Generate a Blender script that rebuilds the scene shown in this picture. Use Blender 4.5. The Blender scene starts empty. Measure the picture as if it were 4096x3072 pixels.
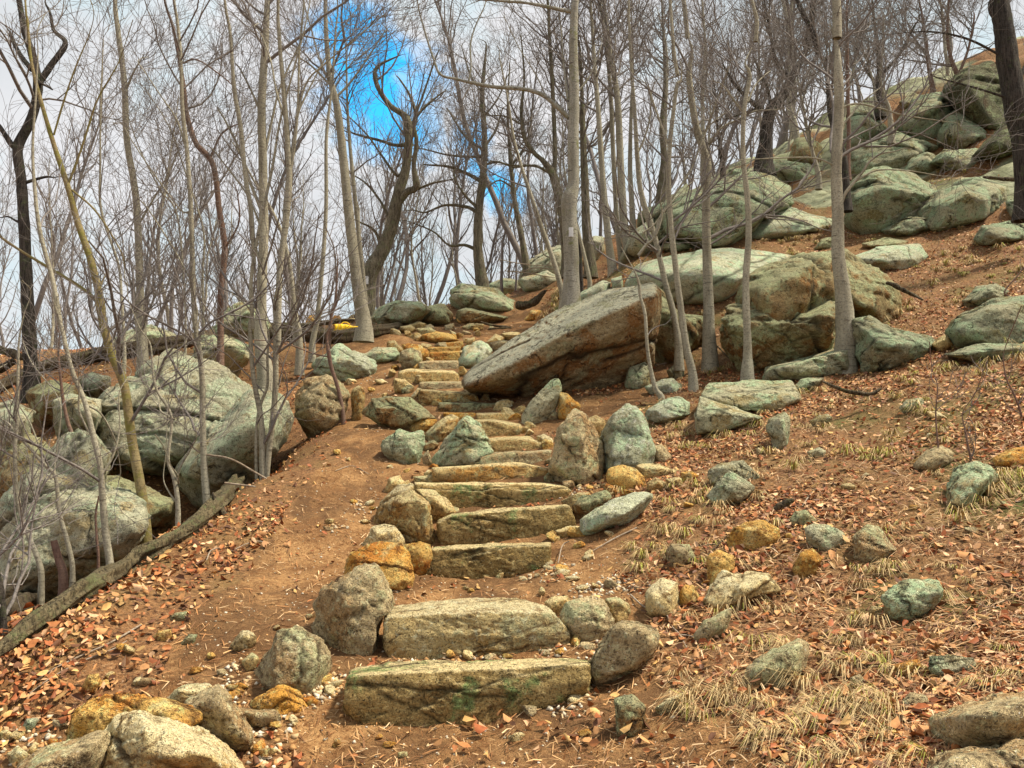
import bpy, bmesh, math, random
import numpy as np
random.seed(7); RNG = np.random.default_rng(11)
R = math.radians
scene = bpy.context.scene
COL = scene.collection
# ---------------------------------------------------------------- camera
CAMZ, PITCH, FPX = 1.45, R(4.0), 852.0
cam_d = bpy.data.cameras.new('camera'); cam = bpy.data.objects.new('camera', cam_d); COL.objects.link(cam)
cam.location = (0, 0, CAMZ); cam.rotation_euler = (R(90) + PITCH, 0, 0)
cam_d.sensor_width = 36; cam_d.lens = 36 * FPX / 1024; cam_d.clip_end = 6000; cam_d.clip_start = 0.05
scene.camera = cam
CP, SP = math.cos(PITCH), math.sin(PITCH)
VIEW = {'F': (0, 0, 1.8517), 'A': (1200, 2200, .63291), 'B': (0, 2200, .63291), 'C': (2500, 2200, .72152),
        'D': (1300, 1550, .67812), 'E': (0, 1300, .63291), 'G': (2600, 1350, .67631), 'H': (1200, 1100, .67812),
        'I': (2600, 300, .7234), 'T': (0, 0, .84388), 'U': (1200, 0, .78344), 'W': (2400, 0, 1.33543),
        'X': (1200, 1220, .3937), 'Y': (1900, 900, .7874), 'Z': (0, 1200, .5512), 'V': (3300, 0, .63025), 'P': (0, 0, 4.0)}
def px(view, pts):
    """survey sheet coordinates -> picture coordinates (1024 wide)"""
    if isinstance(pts, str):
        pts = [tuple(float(v) for v in q.split(',')) for q in pts.split()]
    x0, y0, s = VIEW[view]
    return [((x0 + q[0] * s) / 4, (y0 + q[1] * s) / 4) + tuple(q[2:]) for q in pts]
def ray(x, y):
    xc = (x - 512) / FPX; yc = (384 - y) / FPX
    return np.array((xc, CP - yc * SP, SP + yc * CP))
def at(x, y, Y):
    d = ray(x, y); return np.array((0, 0, CAMZ)) + d * (Y / d[1])
# ---------------------------------------------------------------- noise
def _hash(ix, iy, iz, seed):
    h = (ix.astype(np.uint32) * np.uint32(374761393) + iy.astype(np.uint32) * np.uint32(668265263) + iz.astype(np.uint32) * np.uint32(2147483647) + np.uint32(seed) * np.uint32(1274126177))
    h = (h ^ (h >> np.uint32(13))) * np.uint32(1274126177)
    return ((h ^ (h >> np.uint32(16))) & np.uint32(0xffffff)).astype(np.float64) / 0xffffff
def vnoise(P, seed=0):
    P = np.asarray(P, float); I = np.floor(P).astype(np.int64); F = P - I
    F = F * F * F * (F * (F * 6 - 15) + 10)
    out = 0
    for dx in (0, 1):
        wx = F[:, 0] if dx else 1 - F[:, 0]
        for dy in (0, 1):
            wy = F[:, 1] if dy else 1 - F[:, 1]
            for dz in (0, 1):
                wz = F[:, 2] if dz else 1 - F[:, 2]
                out = out + wx * wy * wz * _hash(I[:, 0] + dx, I[:, 1] + dy, I[:, 2] + dz, seed)
    return out * 2 - 1
def fbm(P, octs=4, seed=0, gain=.5):
    P = np.asarray(P, float); a = 1; s = 0; t = 0
    for o in range(octs):
        s = s + a * vnoise(P * (2.03 ** o) + o * 17.3, seed + o); t += a; a *= gain
    return s / t
# ---------------------------------------------------------------- terrain
TP = []   # (x, y, z)
def tp(x, y, Y):
    p = at(x, y, Y); TP.append((p[0], p[1], p[2]))
for q in """512,768,3.92 465,731,4.4 480,656,5.15 490,600,5.95 495,579,6.6 507,541,7.3 495,508,8.0 490,482,8.7 505,465,9.3 515,450,10 500,434,10.7
480,420,11.3 470,411,11.9 455,400,12.6 445,388,13.3 430,381,14.1 437,369,14.9 440,361,15.7 445,352,16.6 455,335,19 470,318,21.5 450,306,24 500,300,25
0,768,4.3 0,700,4.7 60,690,4.75 140,640,5.3 250,680,4.8 300,600,6.0 200,560,6.8 300,500,8.3 340,450,10 380,470,9.3 380,420,11.5
330,425,11.5 370,385,14.2 340,365,16
620,768,3.8 650,700,4.3 620,640,5.15 600,590,5.9 650,560,6.15 600,540,6.9 620,515,7.3 620,470,8.7 600,430,10.3 590,400,11.7 640,398,11.6 560,360,15.5 520,340,18 545,320,20
700,768,3.6 800,768,3.35 900,768,3.15 1024,768,3.0 800,700,4.0 1024,700,3.6 1024,640,4.2 850,640,4.8 700,640,4.9 800,590,5.6 1000,580,5.2 1024,520,6.0
700,560,6.0 680,500,7.3 800,500,6.9 900,500,6.6 1000,480,6.7 700,455,8.7 800,450,8.3 850,420,9.1 930,400,9.0 1000,400,8.5 1024,350,10.2 950,370,10 700,400,11 720,372,12.5 800,372,11.7
780,345,13 930,340,11.8 920,300,13.8 1000,290,13.3 960,250,16 1024,220,16.5 700,300,16 800,250,18 860,240,17.6 650,255,20 720,235,20.5 900,215,19.5 1000,170,19.5
571,303,17.5 600,284,19 560,296,21 640,272,20.5 612,274,20.5 700,225,23 780,200,23.5 850,180,23.5 940,130,24.5 1010,140,22
530,283,27 560,265,28 600,245,29 650,215,29 700,184,29 770,160,29 850,112,30 900,95,31 960,70,32 1024,45,33 1080,20,34""".split():
    a, b, c = (float(v) for v in q.split(',')); tp(a, b, c)
# left: bank edge, the hollow behind it, the ground behind the boulders, the left skyline
for q in """0,640,5.0 60,600,5.7 120,560,6.8 180,525,7.9 240,490,9 300,445,10.6
-200,700,5.0 -200,640,6.0""".split():
    a, b, c = (float(v) for v in q.split(',')); tp(a, b, c)
for x, y, z in ((-3.6, 6.6, -.45), (-4.6, 8, -.4), (-3.6, 9, .0), (-5.5, 9.5, .1), (-3.4, 10.8, .6), (-5, 12, 1.3), (-7.5, 10, .4), (-7.5, 7, -.7), (-3.2, 12.6, 1.5), (-9, 13, 1.7), (-5.5, 14, 2.2),
                (-3.7, 15, 2.6), (-9.5, 16.5, 3.0), (-6, 17, 3.35), (-4, 17.2, 3.35), (-2.8, 17, 3.35), (-13, 16, 2.7), (-12, 11, 1.0), (-8, 19, 3.7), (-4.5, 20.5, 4.3), (-12, 20, 3.4),
                (-7, 24, 4.0), (-13, 25, 2.6), (-2, 28, 5.3), (0, 34, 4.6), (-8, 33, 2.0), (-18, 24, 1.5), (-18, 34, 0), (-15, 50, -2), (0, 50, 1), (-30, 30, -2), (-30, 60, -4), (0, 70, -2),
                (5, 42, 6), (12, 42, 10.5), (20, 42, 15), (30, 42, 19), (20, 60, 8), (35, 60, 10), (30, 28, 17), (24, 18, 11.5), (18, 10, 6.6), (14, 5, 4.4), (9, 3, 2.2), (6, 0, 1.2), (14, 0, 3), (24, 6, 8),
                (0, 1.5, -.2), (0, -2, -.6), (-4, 1, -.5), (-8, 3, -1.0), (-14, 6, -1.2), (-20, 12, .2), (4, 1.5, .3), (-4, -4, -1), (30, 14, 12), (38, 30, 20), (-25, 0, -3), (-40, 20, -4), (-10, -5, -2), (40, 5, 12)):
    TP.append((x, y, z))
TP = np.array(TP)
def _k(r2): return np.where(r2 > 1e-9, .5 * r2 * np.log(np.maximum(r2, 1e-9)), 0)
def _warp(xy):   # the near ground is surveyed more finely than the far ground
    return np.stack([xy[:, 0], xy[:, 1]], 1) / 4.0
_C = _warp(TP[:, :2]); _n = len(_C)
_A = _k(((_C[:, None] - _C[None]) ** 2).sum(-1)) + np.eye(_n) * .006
_Pm = np.hstack([np.ones((_n, 1)), _C])
_M = np.block([[_A, _Pm], [_Pm.T, np.zeros((3, 3))]])
_W = np.linalg.solve(_M, np.concatenate([TP[:, 2], np.zeros(3)]))
def ground0(x, y):
    x = np.atleast_1d(np.asarray(x, float)); y = np.atleast_1d(np.asarray(y, float))
    cx = np.clip(x, -40, 40); cy = np.clip(y, -4, 62)
    out = np.empty(x.shape)
    for s in range(0, len(x), 20000):
        q = _warp(np.stack([cx[s:s + 20000], cy[s:s + 20000]], 1))
        out[s:s + 20000] = _k(((q[:, None] - _C[None]) ** 2).sum(-1)) @ _W[:_n] + _W[_n] + q @ _W[_n + 1:]
    far = np.hypot(x - cx, y - cy); w = np.exp(-far / 60)
    return out * w + (-9) * (1 - w)
def ground(x, y):
    x = np.atleast_1d(np.asarray(x, float)); y = np.atleast_1d(np.asarray(y, float))
    z = ground0(x, y)
    P = np.stack([x, y, x * 0], 1)
    bz = bedzone(x, y); st = z * .9 + .6 * fbm(P * .3, 2, 14); st = st - np.floor(st)
    z = z + bz * (.45 * (np.clip(st * 1.6, 0, 1) - .5) + .5 * np.abs(fbm(P * .7, 3, 15)) - .1)
    return z + .05 * fbm(P * 1.1, 3, 3) * np.clip(y / 8, .4, 3) + .026 * fbm(P * 6, 3, 9)
def bedzone(x, y):
    return np.clip((x - 3.5) / 2, 0, 1) * np.clip((y - 16 + .25 * (12 - x).clip(0)) / 3, 0, 1) * np.clip((x * .55 + y * .5 - 13) / 2.5, 0, 1)
def bedrock(x, y):
    return bedzone(x, y) * np.clip(.50 + 1.6 * fbm(np.stack([x * .33, y * .5, x * 0], 1), 3, 91), 0, 1)
_TG = np.geomspace(2.2, 60, 420)
def hit(x, y, default=30.):
    d = ray(x, y); o = np.array((0, 0, CAMZ)); t = _TG / d[1]
    P = o + t[:, None] * d; g = ground(P[:, 0], P[:, 1]); below = np.nonzero(P[:, 2] < g)[0]
    if len(below) == 0: return at(x, y, default)
    i = max(below[0], 1); a, b = P[i - 1], P[i]; fa = a[2] - g[i - 1]; fb = b[2] - g[i]
    return a + (b - a) * (fa / (fa - fb))
def normals(x, y, e=.06):
    gx = (ground(x + e, y) - ground(x - e, y)) / (2 * e); gy = (ground(x, y + e) - ground(x, y - e)) / (2 * e)
    n = np.stack([-gx, -gy, np.ones_like(gx)], 1); return n / np.linalg.norm(n, axis=1, keepdims=True)
# ---------------------------------------------------------------- mesh helpers
def mesh_np(name, V, F, mat, parent=None, smooth=True, loc=None, col=None, sel=None):
    """V (n,3), F (m,3) or (m,4) -> one linked mesh object"""
    V = np.asarray(V, np.float32); F = np.asarray(F, np.int32)
    me = bpy.data.meshes.new(name); k = F.shape[1]
    me.vertices.add(len(V)); me.vertices.foreach_set('co', V.ravel())
    me.loops.add(F.size); me.loops.foreach_set('vertex_index', F.ravel())
    me.polygons.add(len(F)); me.polygons.foreach_set('loop_start', np.arange(0, F.size, k, dtype=np.int32))
    me.polygons.foreach_set('loop_total', np.full(len(F), k, np.int32))
    if smooth: me.polygons.foreach_set('use_smooth', np.ones(len(F), bool))
    if col is not None:
        a = me.color_attributes.new('tint', 'FLOAT_COLOR', 'POINT'); c = np.ones((len(V), 4), np.float32); c[:, :3] = col
        a.data.foreach_set('color', c.ravel())
    me.update(calc_edges=True); me.validate()
    if mat: me.materials.append(mat)
    o = bpy.data.objects.new(name, me); COL.objects.link(o)
    if parent is not None: o.parent = parent
    if loc is not None: o.location = loc
    return o
def tag(o, label=None, cat=None, group=None, kind=None):
    if label: o['label'] = label
    if cat: o['category'] = cat
    if group: o['group'] = group
    if kind: o['kind'] = kind
    return o
def empty(name, loc):
    o = bpy.data.objects.new(name, None); COL.objects.link(o); o.location = loc; o.empty_display_size = .2; return o
# ---------------------------------------------------------------- materials
class NT:
    def __init__(s, name):
        s.m = bpy.data.materials.new(name); s.m.use_nodes = True; s.t = s.m.node_tree; s.n = s.t.nodes; s.l = s.t.links
        s.bsdf = s.n['Principled BSDF']; s.bsdf.inputs['Specular IOR Level'].default_value = .25; s.bsdf.inputs['Roughness'].default_value = .9
    def N(s, typ, **kw):
        n = s.n.new(typ)
        for k, v in kw.items():
            if k.startswith('_'): setattr(n, k[1:], v)
            else:
                key = k.replace('__', ' ')
                n.inputs[int(key[1:]) if key[0] == 'i' and key[1:].isdigit() else key].default_value = v
        return n
    def L(s, a, b): s.l.new(a, b)
    def noise(s, vec, scale, detail=6, rough=.6, dist=0):
        n = s.N('ShaderNodeTexNoise', Scale=scale, Detail=detail, Roughness=rough, Distortion=dist); s.L(vec, n.inputs['Vector']); return n.outputs['Fac']
    def ramp(s, fac, stops):
        n = s.N('ShaderNodeValToRGB'); e = n.color_ramp.elements
        while len(e) < len(stops): e.new(.5)
        for i, (p, c) in enumerate(stops):
            e[i].position = p; e[i].color = (c, c, c, 1) if not hasattr(c, '__len__') else (*c, 1)
        s.L(fac, n.inputs[0]); return n.outputs[0]
    def mix(s, fac, a, b, mode='MIX'):
        n = s.N('ShaderNodeMix', _data_type='RGBA', _blend_type=mode)
        for sock, v in ((n.inputs[0], fac), (n.inputs[6], a), (n.inputs[7], b)):
            if hasattr(v, 'is_linked'): s.L(v, sock)
            elif hasattr(v, '__len__'): sock.default_value = (*v, 1)
            else: sock.default_value = v
        return n.outputs[2]
    def math(s, op, a, b=0.):
        n = s.N('ShaderNodeMath', _operation=op)
        for i, v in enumerate((a, b)):
            if hasattr(v, 'is_linked'): s.L(v, n.inputs[i])
            else: n.inputs[i].default_value = v
        return n.outputs[0]
    def bump(s, h, strength=.6, dist=.02, prev=None):
        n = s.N('ShaderNodeBump', Strength=strength, Distance=dist); s.L(h, n.inputs['Height'])
        if prev is not None: s.L(prev, n.inputs['Normal'])
        return n.outputs[0]
    def objco(s):
        tc = s.N('ShaderNodeTexCoord'); oi = s.N('ShaderNodeObjectInfo')
        mp = s.N('ShaderNodeVectorMath', _operation='ADD'); sc = s.N('ShaderNodeVectorMath', _operation='SCALE', Scale=37.0)
        cx = s.N('ShaderNodeCombineXYZ')
        for i in range(3): s.L(oi.outputs['Random'], cx.inputs[i])
        s.L(cx.outputs[0], sc.inputs[0]); s.L(tc.outputs['Object'], mp.inputs[0]); s.L(sc.outputs[0], mp.inputs[1])
        s.rand = oi.outputs['Random']
        return mp.outputs[0]
def mapped(s, vec, scale, rot=(0, 0, 0)):
    m = s.N('ShaderNodeMapping'); m.inputs['Scale'].default_value = scale; m.inputs['Rotation'].default_value = rot; s.L(vec, m.inputs['Vector']); return m.outputs[0]
def rock_mat(name, base, alt, dark, lichen, lic=.3, white=.0, crack=.5, stain=None, st=.0, rot=(.5, .3, 0), top=None, ts=.8):
    s = NT(name); v = s.objco()
    nz = s.N('ShaderNodeTexNoise', Scale=2.6, Detail=6, Roughness=.62); s.L(v, nz.inputs['Vector']); sp_ = s.N('ShaderNodeSeparateColor'); s.L(nz.outputs['Color'], sp_.inputs[0])
    n1, n2, n3 = sp_.outputs[0], sp_.outputs[1], sp_.outputs[2]
    c = s.mix(s.ramp(n1, [(.42, 0.), (.58, 1.)]), base, alt)
    if st: c = s.mix(s.ramp(n2, [(.60 - st * .2, 0.), (.68 - st * .2, .9)]), c, stain)
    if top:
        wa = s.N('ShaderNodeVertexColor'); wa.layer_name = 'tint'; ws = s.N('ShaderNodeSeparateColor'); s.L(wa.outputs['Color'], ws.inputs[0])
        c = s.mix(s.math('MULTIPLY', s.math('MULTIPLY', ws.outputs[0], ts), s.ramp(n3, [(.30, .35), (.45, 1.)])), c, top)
    c = s.mix(1., c, s.ramp(s.rand, [(0., .78), (1., 1.12)]), 'MULTIPLY')
    ga = s.N('ShaderNodeVertexColor'); ga.layer_name = 'tint'; gs = s.N('ShaderNodeSeparateColor'); s.L(ga.outputs['Color'], gs.inputs[0]); groove = gs.outputs[1]
    hi = s.N('ShaderNodeTexNoise', Scale=21., Detail=5, Roughness=.7, Distortion=.3); s.L(v, hi.inputs['Vector']); sh = s.N('ShaderNodeSeparateColor'); s.L(hi.outputs['Color'], sh.inputs[0])
    h1, h2, h3 = sh.outputs[0], sh.outputs[1], sh.outputs[2]
    # short foliation lines of the gneiss, broken up by a second noise
    wv = s.N('ShaderNodeVectorMath', _operation='MULTIPLY_ADD'); s.L(nz.outputs['Color'], wv.inputs[0]); wv.inputs[1].default_value = (.5, .5, .5); s.L(v, wv.inputs[2])
    fol = s.noise(mapped(s, wv.outputs[0], (5, 6, 19), rot), 1.3, 5, .72)
    c = s.mix(s.math('MULTIPLY', s.ramp(fol, [(.38, .9), (.47, 0.)]), s.ramp(n3, [(.40, 0.15), (.56, 1.)])), c, dark)
    if lic: c = s.mix(s.math('MULTIPLY', s.ramp(n3, [(.60 - lic * .26, 0.), (.65 - lic * .26, 1.)]), s.ramp(h1, [(.40, .2), (.55, 1.)])), c, lichen)
    c = s.mix(s.ramp(h2, [(.34, .8), (.46, 0.)]), c, dark)
    c = s.mix(s.ramp(h3, [(.54, 0.), (.68, .75)]), c, tuple(min(.85, x * 1.5 + .07) for x in base))
    fine = s.noise(v, 85, 2, .8); c = s.mix(s.ramp(fine, [(.33, .85), (.45, 0.)]), c, tuple(x * .35 for x in dark))
    if white: c = s.mix(s.ramp(fine, [(.66, 0.), (.70, white)]), c, (.82, .80, .74))
    vv = s.N('ShaderNodeTexVoronoi', _feature='DISTANCE_TO_EDGE', Scale=1.1); s.L(mapped(s, wv.outputs[0], (1, 1, 2.1), rot), vv.inputs['Vector'])
    ckm = s.math('MULTIPLY', s.ramp(vv.outputs['Distance'], [(.0, 1.), (.02, 0.)]), s.math('MULTIPLY', s.ramp(n2, [(.45, 0.), (.55, 1.)]), crack))
    c = s.mix(ckm, c, tuple(x * .25 for x in dark)); c = s.mix(groove, c, tuple(x * .45 for x in dark))
    s.L(c, s.bsdf.inputs['Base Color'])
    h = s.math('ADD', s.math('MULTIPLY', h2, 1.3), s.math('MULTIPLY', fol, .8)); h = s.math('SUBTRACT', h, s.math('MULTIPLY', ckm, .8))
    b = s.bump(h, 1., .06); b = s.bump(fine, .8, .012, b)
    s.L(b, s.bsdf.inputs['Normal']); return s.m
M = {}
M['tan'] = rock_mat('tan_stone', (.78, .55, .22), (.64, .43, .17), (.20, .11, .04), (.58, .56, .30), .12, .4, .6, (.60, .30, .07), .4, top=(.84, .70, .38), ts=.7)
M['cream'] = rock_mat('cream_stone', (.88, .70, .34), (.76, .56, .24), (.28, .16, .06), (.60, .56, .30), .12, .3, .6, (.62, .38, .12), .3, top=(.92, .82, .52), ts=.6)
M['orange'] = rock_mat('orange_stone', (.82, .54, .17), (.76, .38, .07), (.24, .09, .025), (.75, .62, .28), .1, .4, .5, (.62, .24, .04), .4)
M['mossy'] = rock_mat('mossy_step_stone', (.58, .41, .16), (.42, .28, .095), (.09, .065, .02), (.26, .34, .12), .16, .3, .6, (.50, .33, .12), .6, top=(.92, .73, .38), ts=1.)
M['grey'] = rock_mat('grey_speckled_stone', (.68, .53, .29), (.54, .42, .23), (.13, .085, .04), (.52, .52, .28), .15, .9, .6, (.52, .32, .14), .4)
M['green'] = rock_mat('lichen_gneiss', (.54, .54, .34), (.58, .53, .34), (.10, .095, .045), (.50, .64, .38), .40, .4, .8, (.44, .34, .15), .4)
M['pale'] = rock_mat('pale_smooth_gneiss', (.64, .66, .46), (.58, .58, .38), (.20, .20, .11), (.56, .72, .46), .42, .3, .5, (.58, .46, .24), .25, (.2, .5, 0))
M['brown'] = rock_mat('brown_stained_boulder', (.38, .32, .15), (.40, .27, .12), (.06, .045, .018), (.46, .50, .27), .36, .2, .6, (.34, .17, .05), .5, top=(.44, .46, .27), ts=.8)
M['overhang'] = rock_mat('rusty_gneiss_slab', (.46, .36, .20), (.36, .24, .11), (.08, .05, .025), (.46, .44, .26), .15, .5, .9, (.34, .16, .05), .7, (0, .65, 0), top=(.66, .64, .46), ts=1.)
M['hill'] = rock_mat('mossy_hill_gneiss', (.36, .38, .24), (.46, .43, .27), (.055, .055, .028), (.38, .50, .30), .42, .3, .9, (.26, .22, .09), .4)
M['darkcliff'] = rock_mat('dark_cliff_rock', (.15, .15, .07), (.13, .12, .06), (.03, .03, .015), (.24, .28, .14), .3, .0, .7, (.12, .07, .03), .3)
M['left'] = rock_mat('weathered_gneiss', (.56, .55, .38), (.60, .55, .37), (.12, .11, .06), (.52, .60, .40), .36, .5, .8, (.46, .36, .18), .35, (.3, .6, 0))
# ground
s = NT('forest_soil'); tc = s.N('ShaderNodeTexCoord'); v = tc.outputs['Object']; at_ = s.N('ShaderNodeVertexColor'); at_.layer_name = 'tint'
sep = s.N('ShaderNodeSeparateColor'); s.L(at_.outputs['Color'], sep.inputs[0])
dirt = s.mix(s.ramp(s.noise(v, 2.6, 6, .72, .6), [(.40, 0.), (.60, 1.)]), (.19, .09, .032), (.38, .21, .085))
dirt = s.mix(s.ramp(s.noise(v, 24, 5, .8), [(.38, .95), (.5, 0.)]), dirt, (.17, .07, .02))
dirt = s.mix(s.ramp(s.noise(v, 55, 4, .8), [(.57, 0.), (.66, .8)]), dirt, (.60, .38, .17))
dirt = s.mix(s.ramp(s.noise(v, .9, 6, .68, .8), [(.44, .75), (.56, 0.)]), dirt, (.11, .055, .022))
lit = s.mix(s.ramp(s.noise(v, 26, 4, .8), [(.36, 0.), (.62, 1.)]), (.075, .032, .013), (.32, .16, .065))
lit = s.mix(s.ramp(s.noise(v, 2.0, 5, .6), [(.45, 0.), (.65, .6)]), lit, (.20, .13, .045))
lit = s.mix(s.ramp(s.noise(mapped(s, v, (30, 90, 60), (0, 0, .5)), 1, 3, .6), [(.58, 0.), (.66, .8)]), lit, (.42, .27, .14))
c = s.mix(sep.outputs[0], dirt, lit)
rk = s.mix(s.ramp(s.noise(v, 1.4, 7, .7, .5), [(.38, 0.), (.62, 1.)]), (.22, .23, .13), (.42, .43, .28)); rk = s.mix(s.ramp(s.noise(mapped(s, v, (2, 2, 9), (.4, .5, 0)), 1.2, 6, .75), [(.36, .9), (.5, 0.)]), rk, (.09, .085, .045))
c = s.mix(s.ramp(sep.outputs[2], [(.35, 0.), (.55, 1.)]), c, rk)
c = s.mix(s.math('MULTIPLY', sep.outputs[1], s.ramp(s.noise(v, 6, 5, .7), [(.35, .3), (.6, 1.)])), c, (.09, .105, .025))
s.L(c, s.bsdf.inputs['Base Color'])
b = s.bump(s.noise(v, 9, 5, .75), .8, .06); b = s.bump(s.noise(v, 70, 3, .8), .9, .015, b); s.L(b, s.bsdf.inputs['Normal']); M['soil'] = s.m
# tinted vegetation and stones (colour of each leaf, blade or pebble is a mesh attribute)
def tint_mat(name, rough=.85, trans=0., nscale=40, lo=.7):
    s = NT(name); a = s.N('ShaderNodeVertexColor'); a.layer_name = 'tint'; tc = s.N('ShaderNodeTexCoord')
    c = s.mix(1., a.outputs['Color'], s.ramp(s.noise(tc.outputs['Object'], nscale, 4, .7), [(.35, lo), (.6, 1.)]), 'MULTIPLY')
    s.L(c, s.bsdf.inputs['Base Color']); s.bsdf.inputs['Roughness'].default_value = rough
    return s.m
M['leaf'] = tint_mat('dry_leaf', .6); M['straw'] = tint_mat('grass_blade', .7, lo=.85); M['gravel'] = tint_mat('gravel_chip', .9, nscale=60, lo=.5)
# bark
def bark_mat(name, a, b, dark, ring=.5, moss=0., mossc=(.16, .17, .05), vert=0.):
    s = NT(name); v = s.objco()
    c = s.mix(s.ramp(s.noise(mapped(s, v, (4, 4, 1.2)), 1.6, 6, .65), [(.38, 0.), (.62, 1.)]), a, b)
    rg = s.noise(mapped(s, v, (3, 3, 34)), 1., 5, .6, .4); c = s.mix(s.ramp(rg, [(.60, 0.), (.68, ring)]), c, dark)
    c = s.mix(s.ramp(s.noise(v, 45, 5, .75), [(.36, .75), (.5, 0.)]), c, dark)
    if vert:
        fr = s.noise(mapped(s, v, (42, 42, 4)), 1., 6, .7, .6); c = s.mix(s.ramp(fr, [(.38, vert), (.54, 0.)]), c, tuple(x * .5 for x in dark))
    if moss: c = s.mix(s.math('MULTIPLY', s.ramp(s.noise(v, 5, 7, .75), [(.62 - moss * .35, 0.), (.74 - moss * .35, 1.)]), .9), c, mossc)
    s.L(c, s.bsdf.inputs['Base Color'])
    h = s.math('ADD', rg, s.noise(v, 40, 6, .75))
    if vert: h = s.math('ADD', h, s.math('MULTIPLY', fr, 3.))
    s.L(s.bump(h, .8, .012 + .02 * vert), s.bsdf.inputs['Normal']); return s.m
M['beech'] = bark_mat('smooth_grey_bark', (.27, .245, .18), (.40, .37, .28), (.09, .075, .055), .8)
M['birch'] = bark_mat('birch_bark', (.38, .36, .30), (.26, .24, .18), (.09, .075, .06), .95, .2)
M['mossbark'] = bark_mat('green_brown_bark', (.24, .18, .085), (.31, .25, .13), (.09, .065, .03), .4, .45, (.22, .20, .05))
M['oak'] = bark_mat('furrowed_oak_bark', (.30, .26, .18), (.22, .19, .13), (.08, .065, .045), .2, .25, (.20, .22, .11), .9)
M['darkbark'] = bark_mat('dark_furrowed_bark', (.075, .065, .055), (.11, .09, .075), (.03, .025, .02), .2, .2, (.10, .12, .05), .9)
M['redbark'] = bark_mat('reddish_bark', (.17, .10, .075), (.23, .15, .11), (.07, .04, .03), .5)
M['twig'] = bark_mat('twig_bark', (.17, .15, .14), (.25, .22, .20), (.08, .07, .065), .2)
M['deadwood'] = bark_mat('weathered_deadwood', (.17, .135, .07), (.27, .215, .12), (.05, .035, .018), .0, .25, (.17, .19, .08), 1.)
M['log'] = bark_mat('dark_log_wood', (.13, .095, .055), (.18, .14, .085), (.04, .028, .018), .0, .2, (.14, .15, .06), 1.)
M['stick'] = bark_mat('dead_stick', (.38, .32, .25), (.28, .21, .15), (.12, .08, .05), .2)
def plain(name, col, rough=.5, var=.12):
    s = NT(name); tc = s.N('ShaderNodeTexCoord')
    c = s.mix(s.ramp(s.noise(tc.outputs['Object'], 25, 5, .7), [(.35, 0.), (.65, 1.)]), tuple(x * (1 - var) for x in col), col)
    s.L(c, s.bsdf.inputs['Base Color']); s.bsdf.inputs['Roughness'].default_value = rough; return s.m
M['blaze'] = plain('white_blaze_paint', (.80, .80, .80), .7, .2)
M['yellow'] = plain('yellow_plastic', (.85, .55, .02), .4); M['orangeplastic'] = plain('orange_plastic', (.75, .25, .02), .5)
# ---------------------------------------------------------------- world
w = bpy.data.worlds.new('World'); scene.world = w; w.use_nodes = True; nt = w.node_tree; nt.nodes.clear()
SUN_EL, SUN_AZ = R(60), R(88)     # azimuth measured clockwise from +Y (the way uphill)
def WN(t, **k):
    n = nt.nodes.new(t)
    for a, b_ in k.items(): setattr(n, a, b_)
    return n
bg = WN('ShaderNodeBackground'); out = WN('ShaderNodeOutputWorld'); nt.links.new(bg.outputs[0], out.inputs[0]); bg.inputs[1].default_value = .1
sky = WN('ShaderNodeTexSky', sky_type='NISHITA', sun_disc=False, sun_elevation=SUN_EL, sun_rotation=SUN_AZ, ozone_density=3.0, dust_density=.3)
tc = WN('ShaderNodeTexCoord')
def wmath(op, a, b_=0.):
    n = WN('ShaderNodeMath', operation=op)
    for i, v in enumerate((a, b_)):
        if hasattr(v, 'is_linked'): nt.links.new(v, n.inputs[i])
        else: n.inputs[i].default_value = v
    return n.outputs[0]
def wmix(f, a, b_, mode='MIX'):
    n = WN('ShaderNodeMix', data_type='RGBA', blend_type=mode)
    for sck, v in ((n.inputs[0], f), (n.inputs[6], a), (n.inputs[7], b_)):
        if hasattr(v, 'is_linked'): nt.links.new(v, sck)
        elif hasattr(v, '__len__'): sck.default_value = (*v, 1)
        else: sck.default_value = v
    return n.outputs[2]
def wnoise(scale, det, rough, dist=0.):
    n = WN('ShaderNodeTexNoise'); n.inputs['Scale'].default_value = scale; n.inputs['Detail'].default_value = det; n.inputs['Roughness'].default_value = rough; n.inputs['Distortion'].default_value = dist
    nt.links.new(tc.outputs['Generated'], n.inputs['Vector']); return n.outputs['Fac']
def wramp(f, stops):
    n = WN('ShaderNodeValToRGB'); e = n.color_ramp.elements
    while len(e) < len(stops): e.new(.5)
    for i, (p, c) in enumerate(stops): e[i].position = p; e[i].color = (c, c, c, 1)
    nt.links.new(f, n.inputs[0]); return n.outputs[0]
def blob(x, y, r, sx=1.):      # a gap in the cloud in a given direction of the sky
    d = ray(x, y); d = d / np.linalg.norm(d)
    n = WN('ShaderNodeVectorMath', operation='DISTANCE'); n.inputs[1].default_value = tuple(d); nt.links.new(tc.outputs['Generated'], n.inputs[0])
    return wmath('MAXIMUM', wmath('SUBTRACT', 1., wmath('DIVIDE', n.outputs['Value'], r)), 0.)
gap = None
for q in ((375, 100, .14), (385, 60, .08), (395, 130, .10), (345, 30, .06), (410, 130, .06), (475, 140, .055), (500, 185, .055), (475, 165, .05)):
    bb = blob(*q); gap = bb if gap is None else wmath('MAXIMUM', gap, bb)
nzf = wnoise(6.5, 9, .62, .8)
clear = wramp(wmath('ADD', wmath('MULTIPLY', gap, 1.08), wmath('MULTIPLY', wmath('SUBTRACT', nzf, .5), 2.6)), [(.42, 0.), (1.0, 1.)])
cloud = wmix(wramp(wnoise(3.1, 7, .6, .3), [(.35, 0.), (.65, 1.)]), (4.5, 4.75, 4.95), (6.0, 5.9, 6.0))
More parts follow.
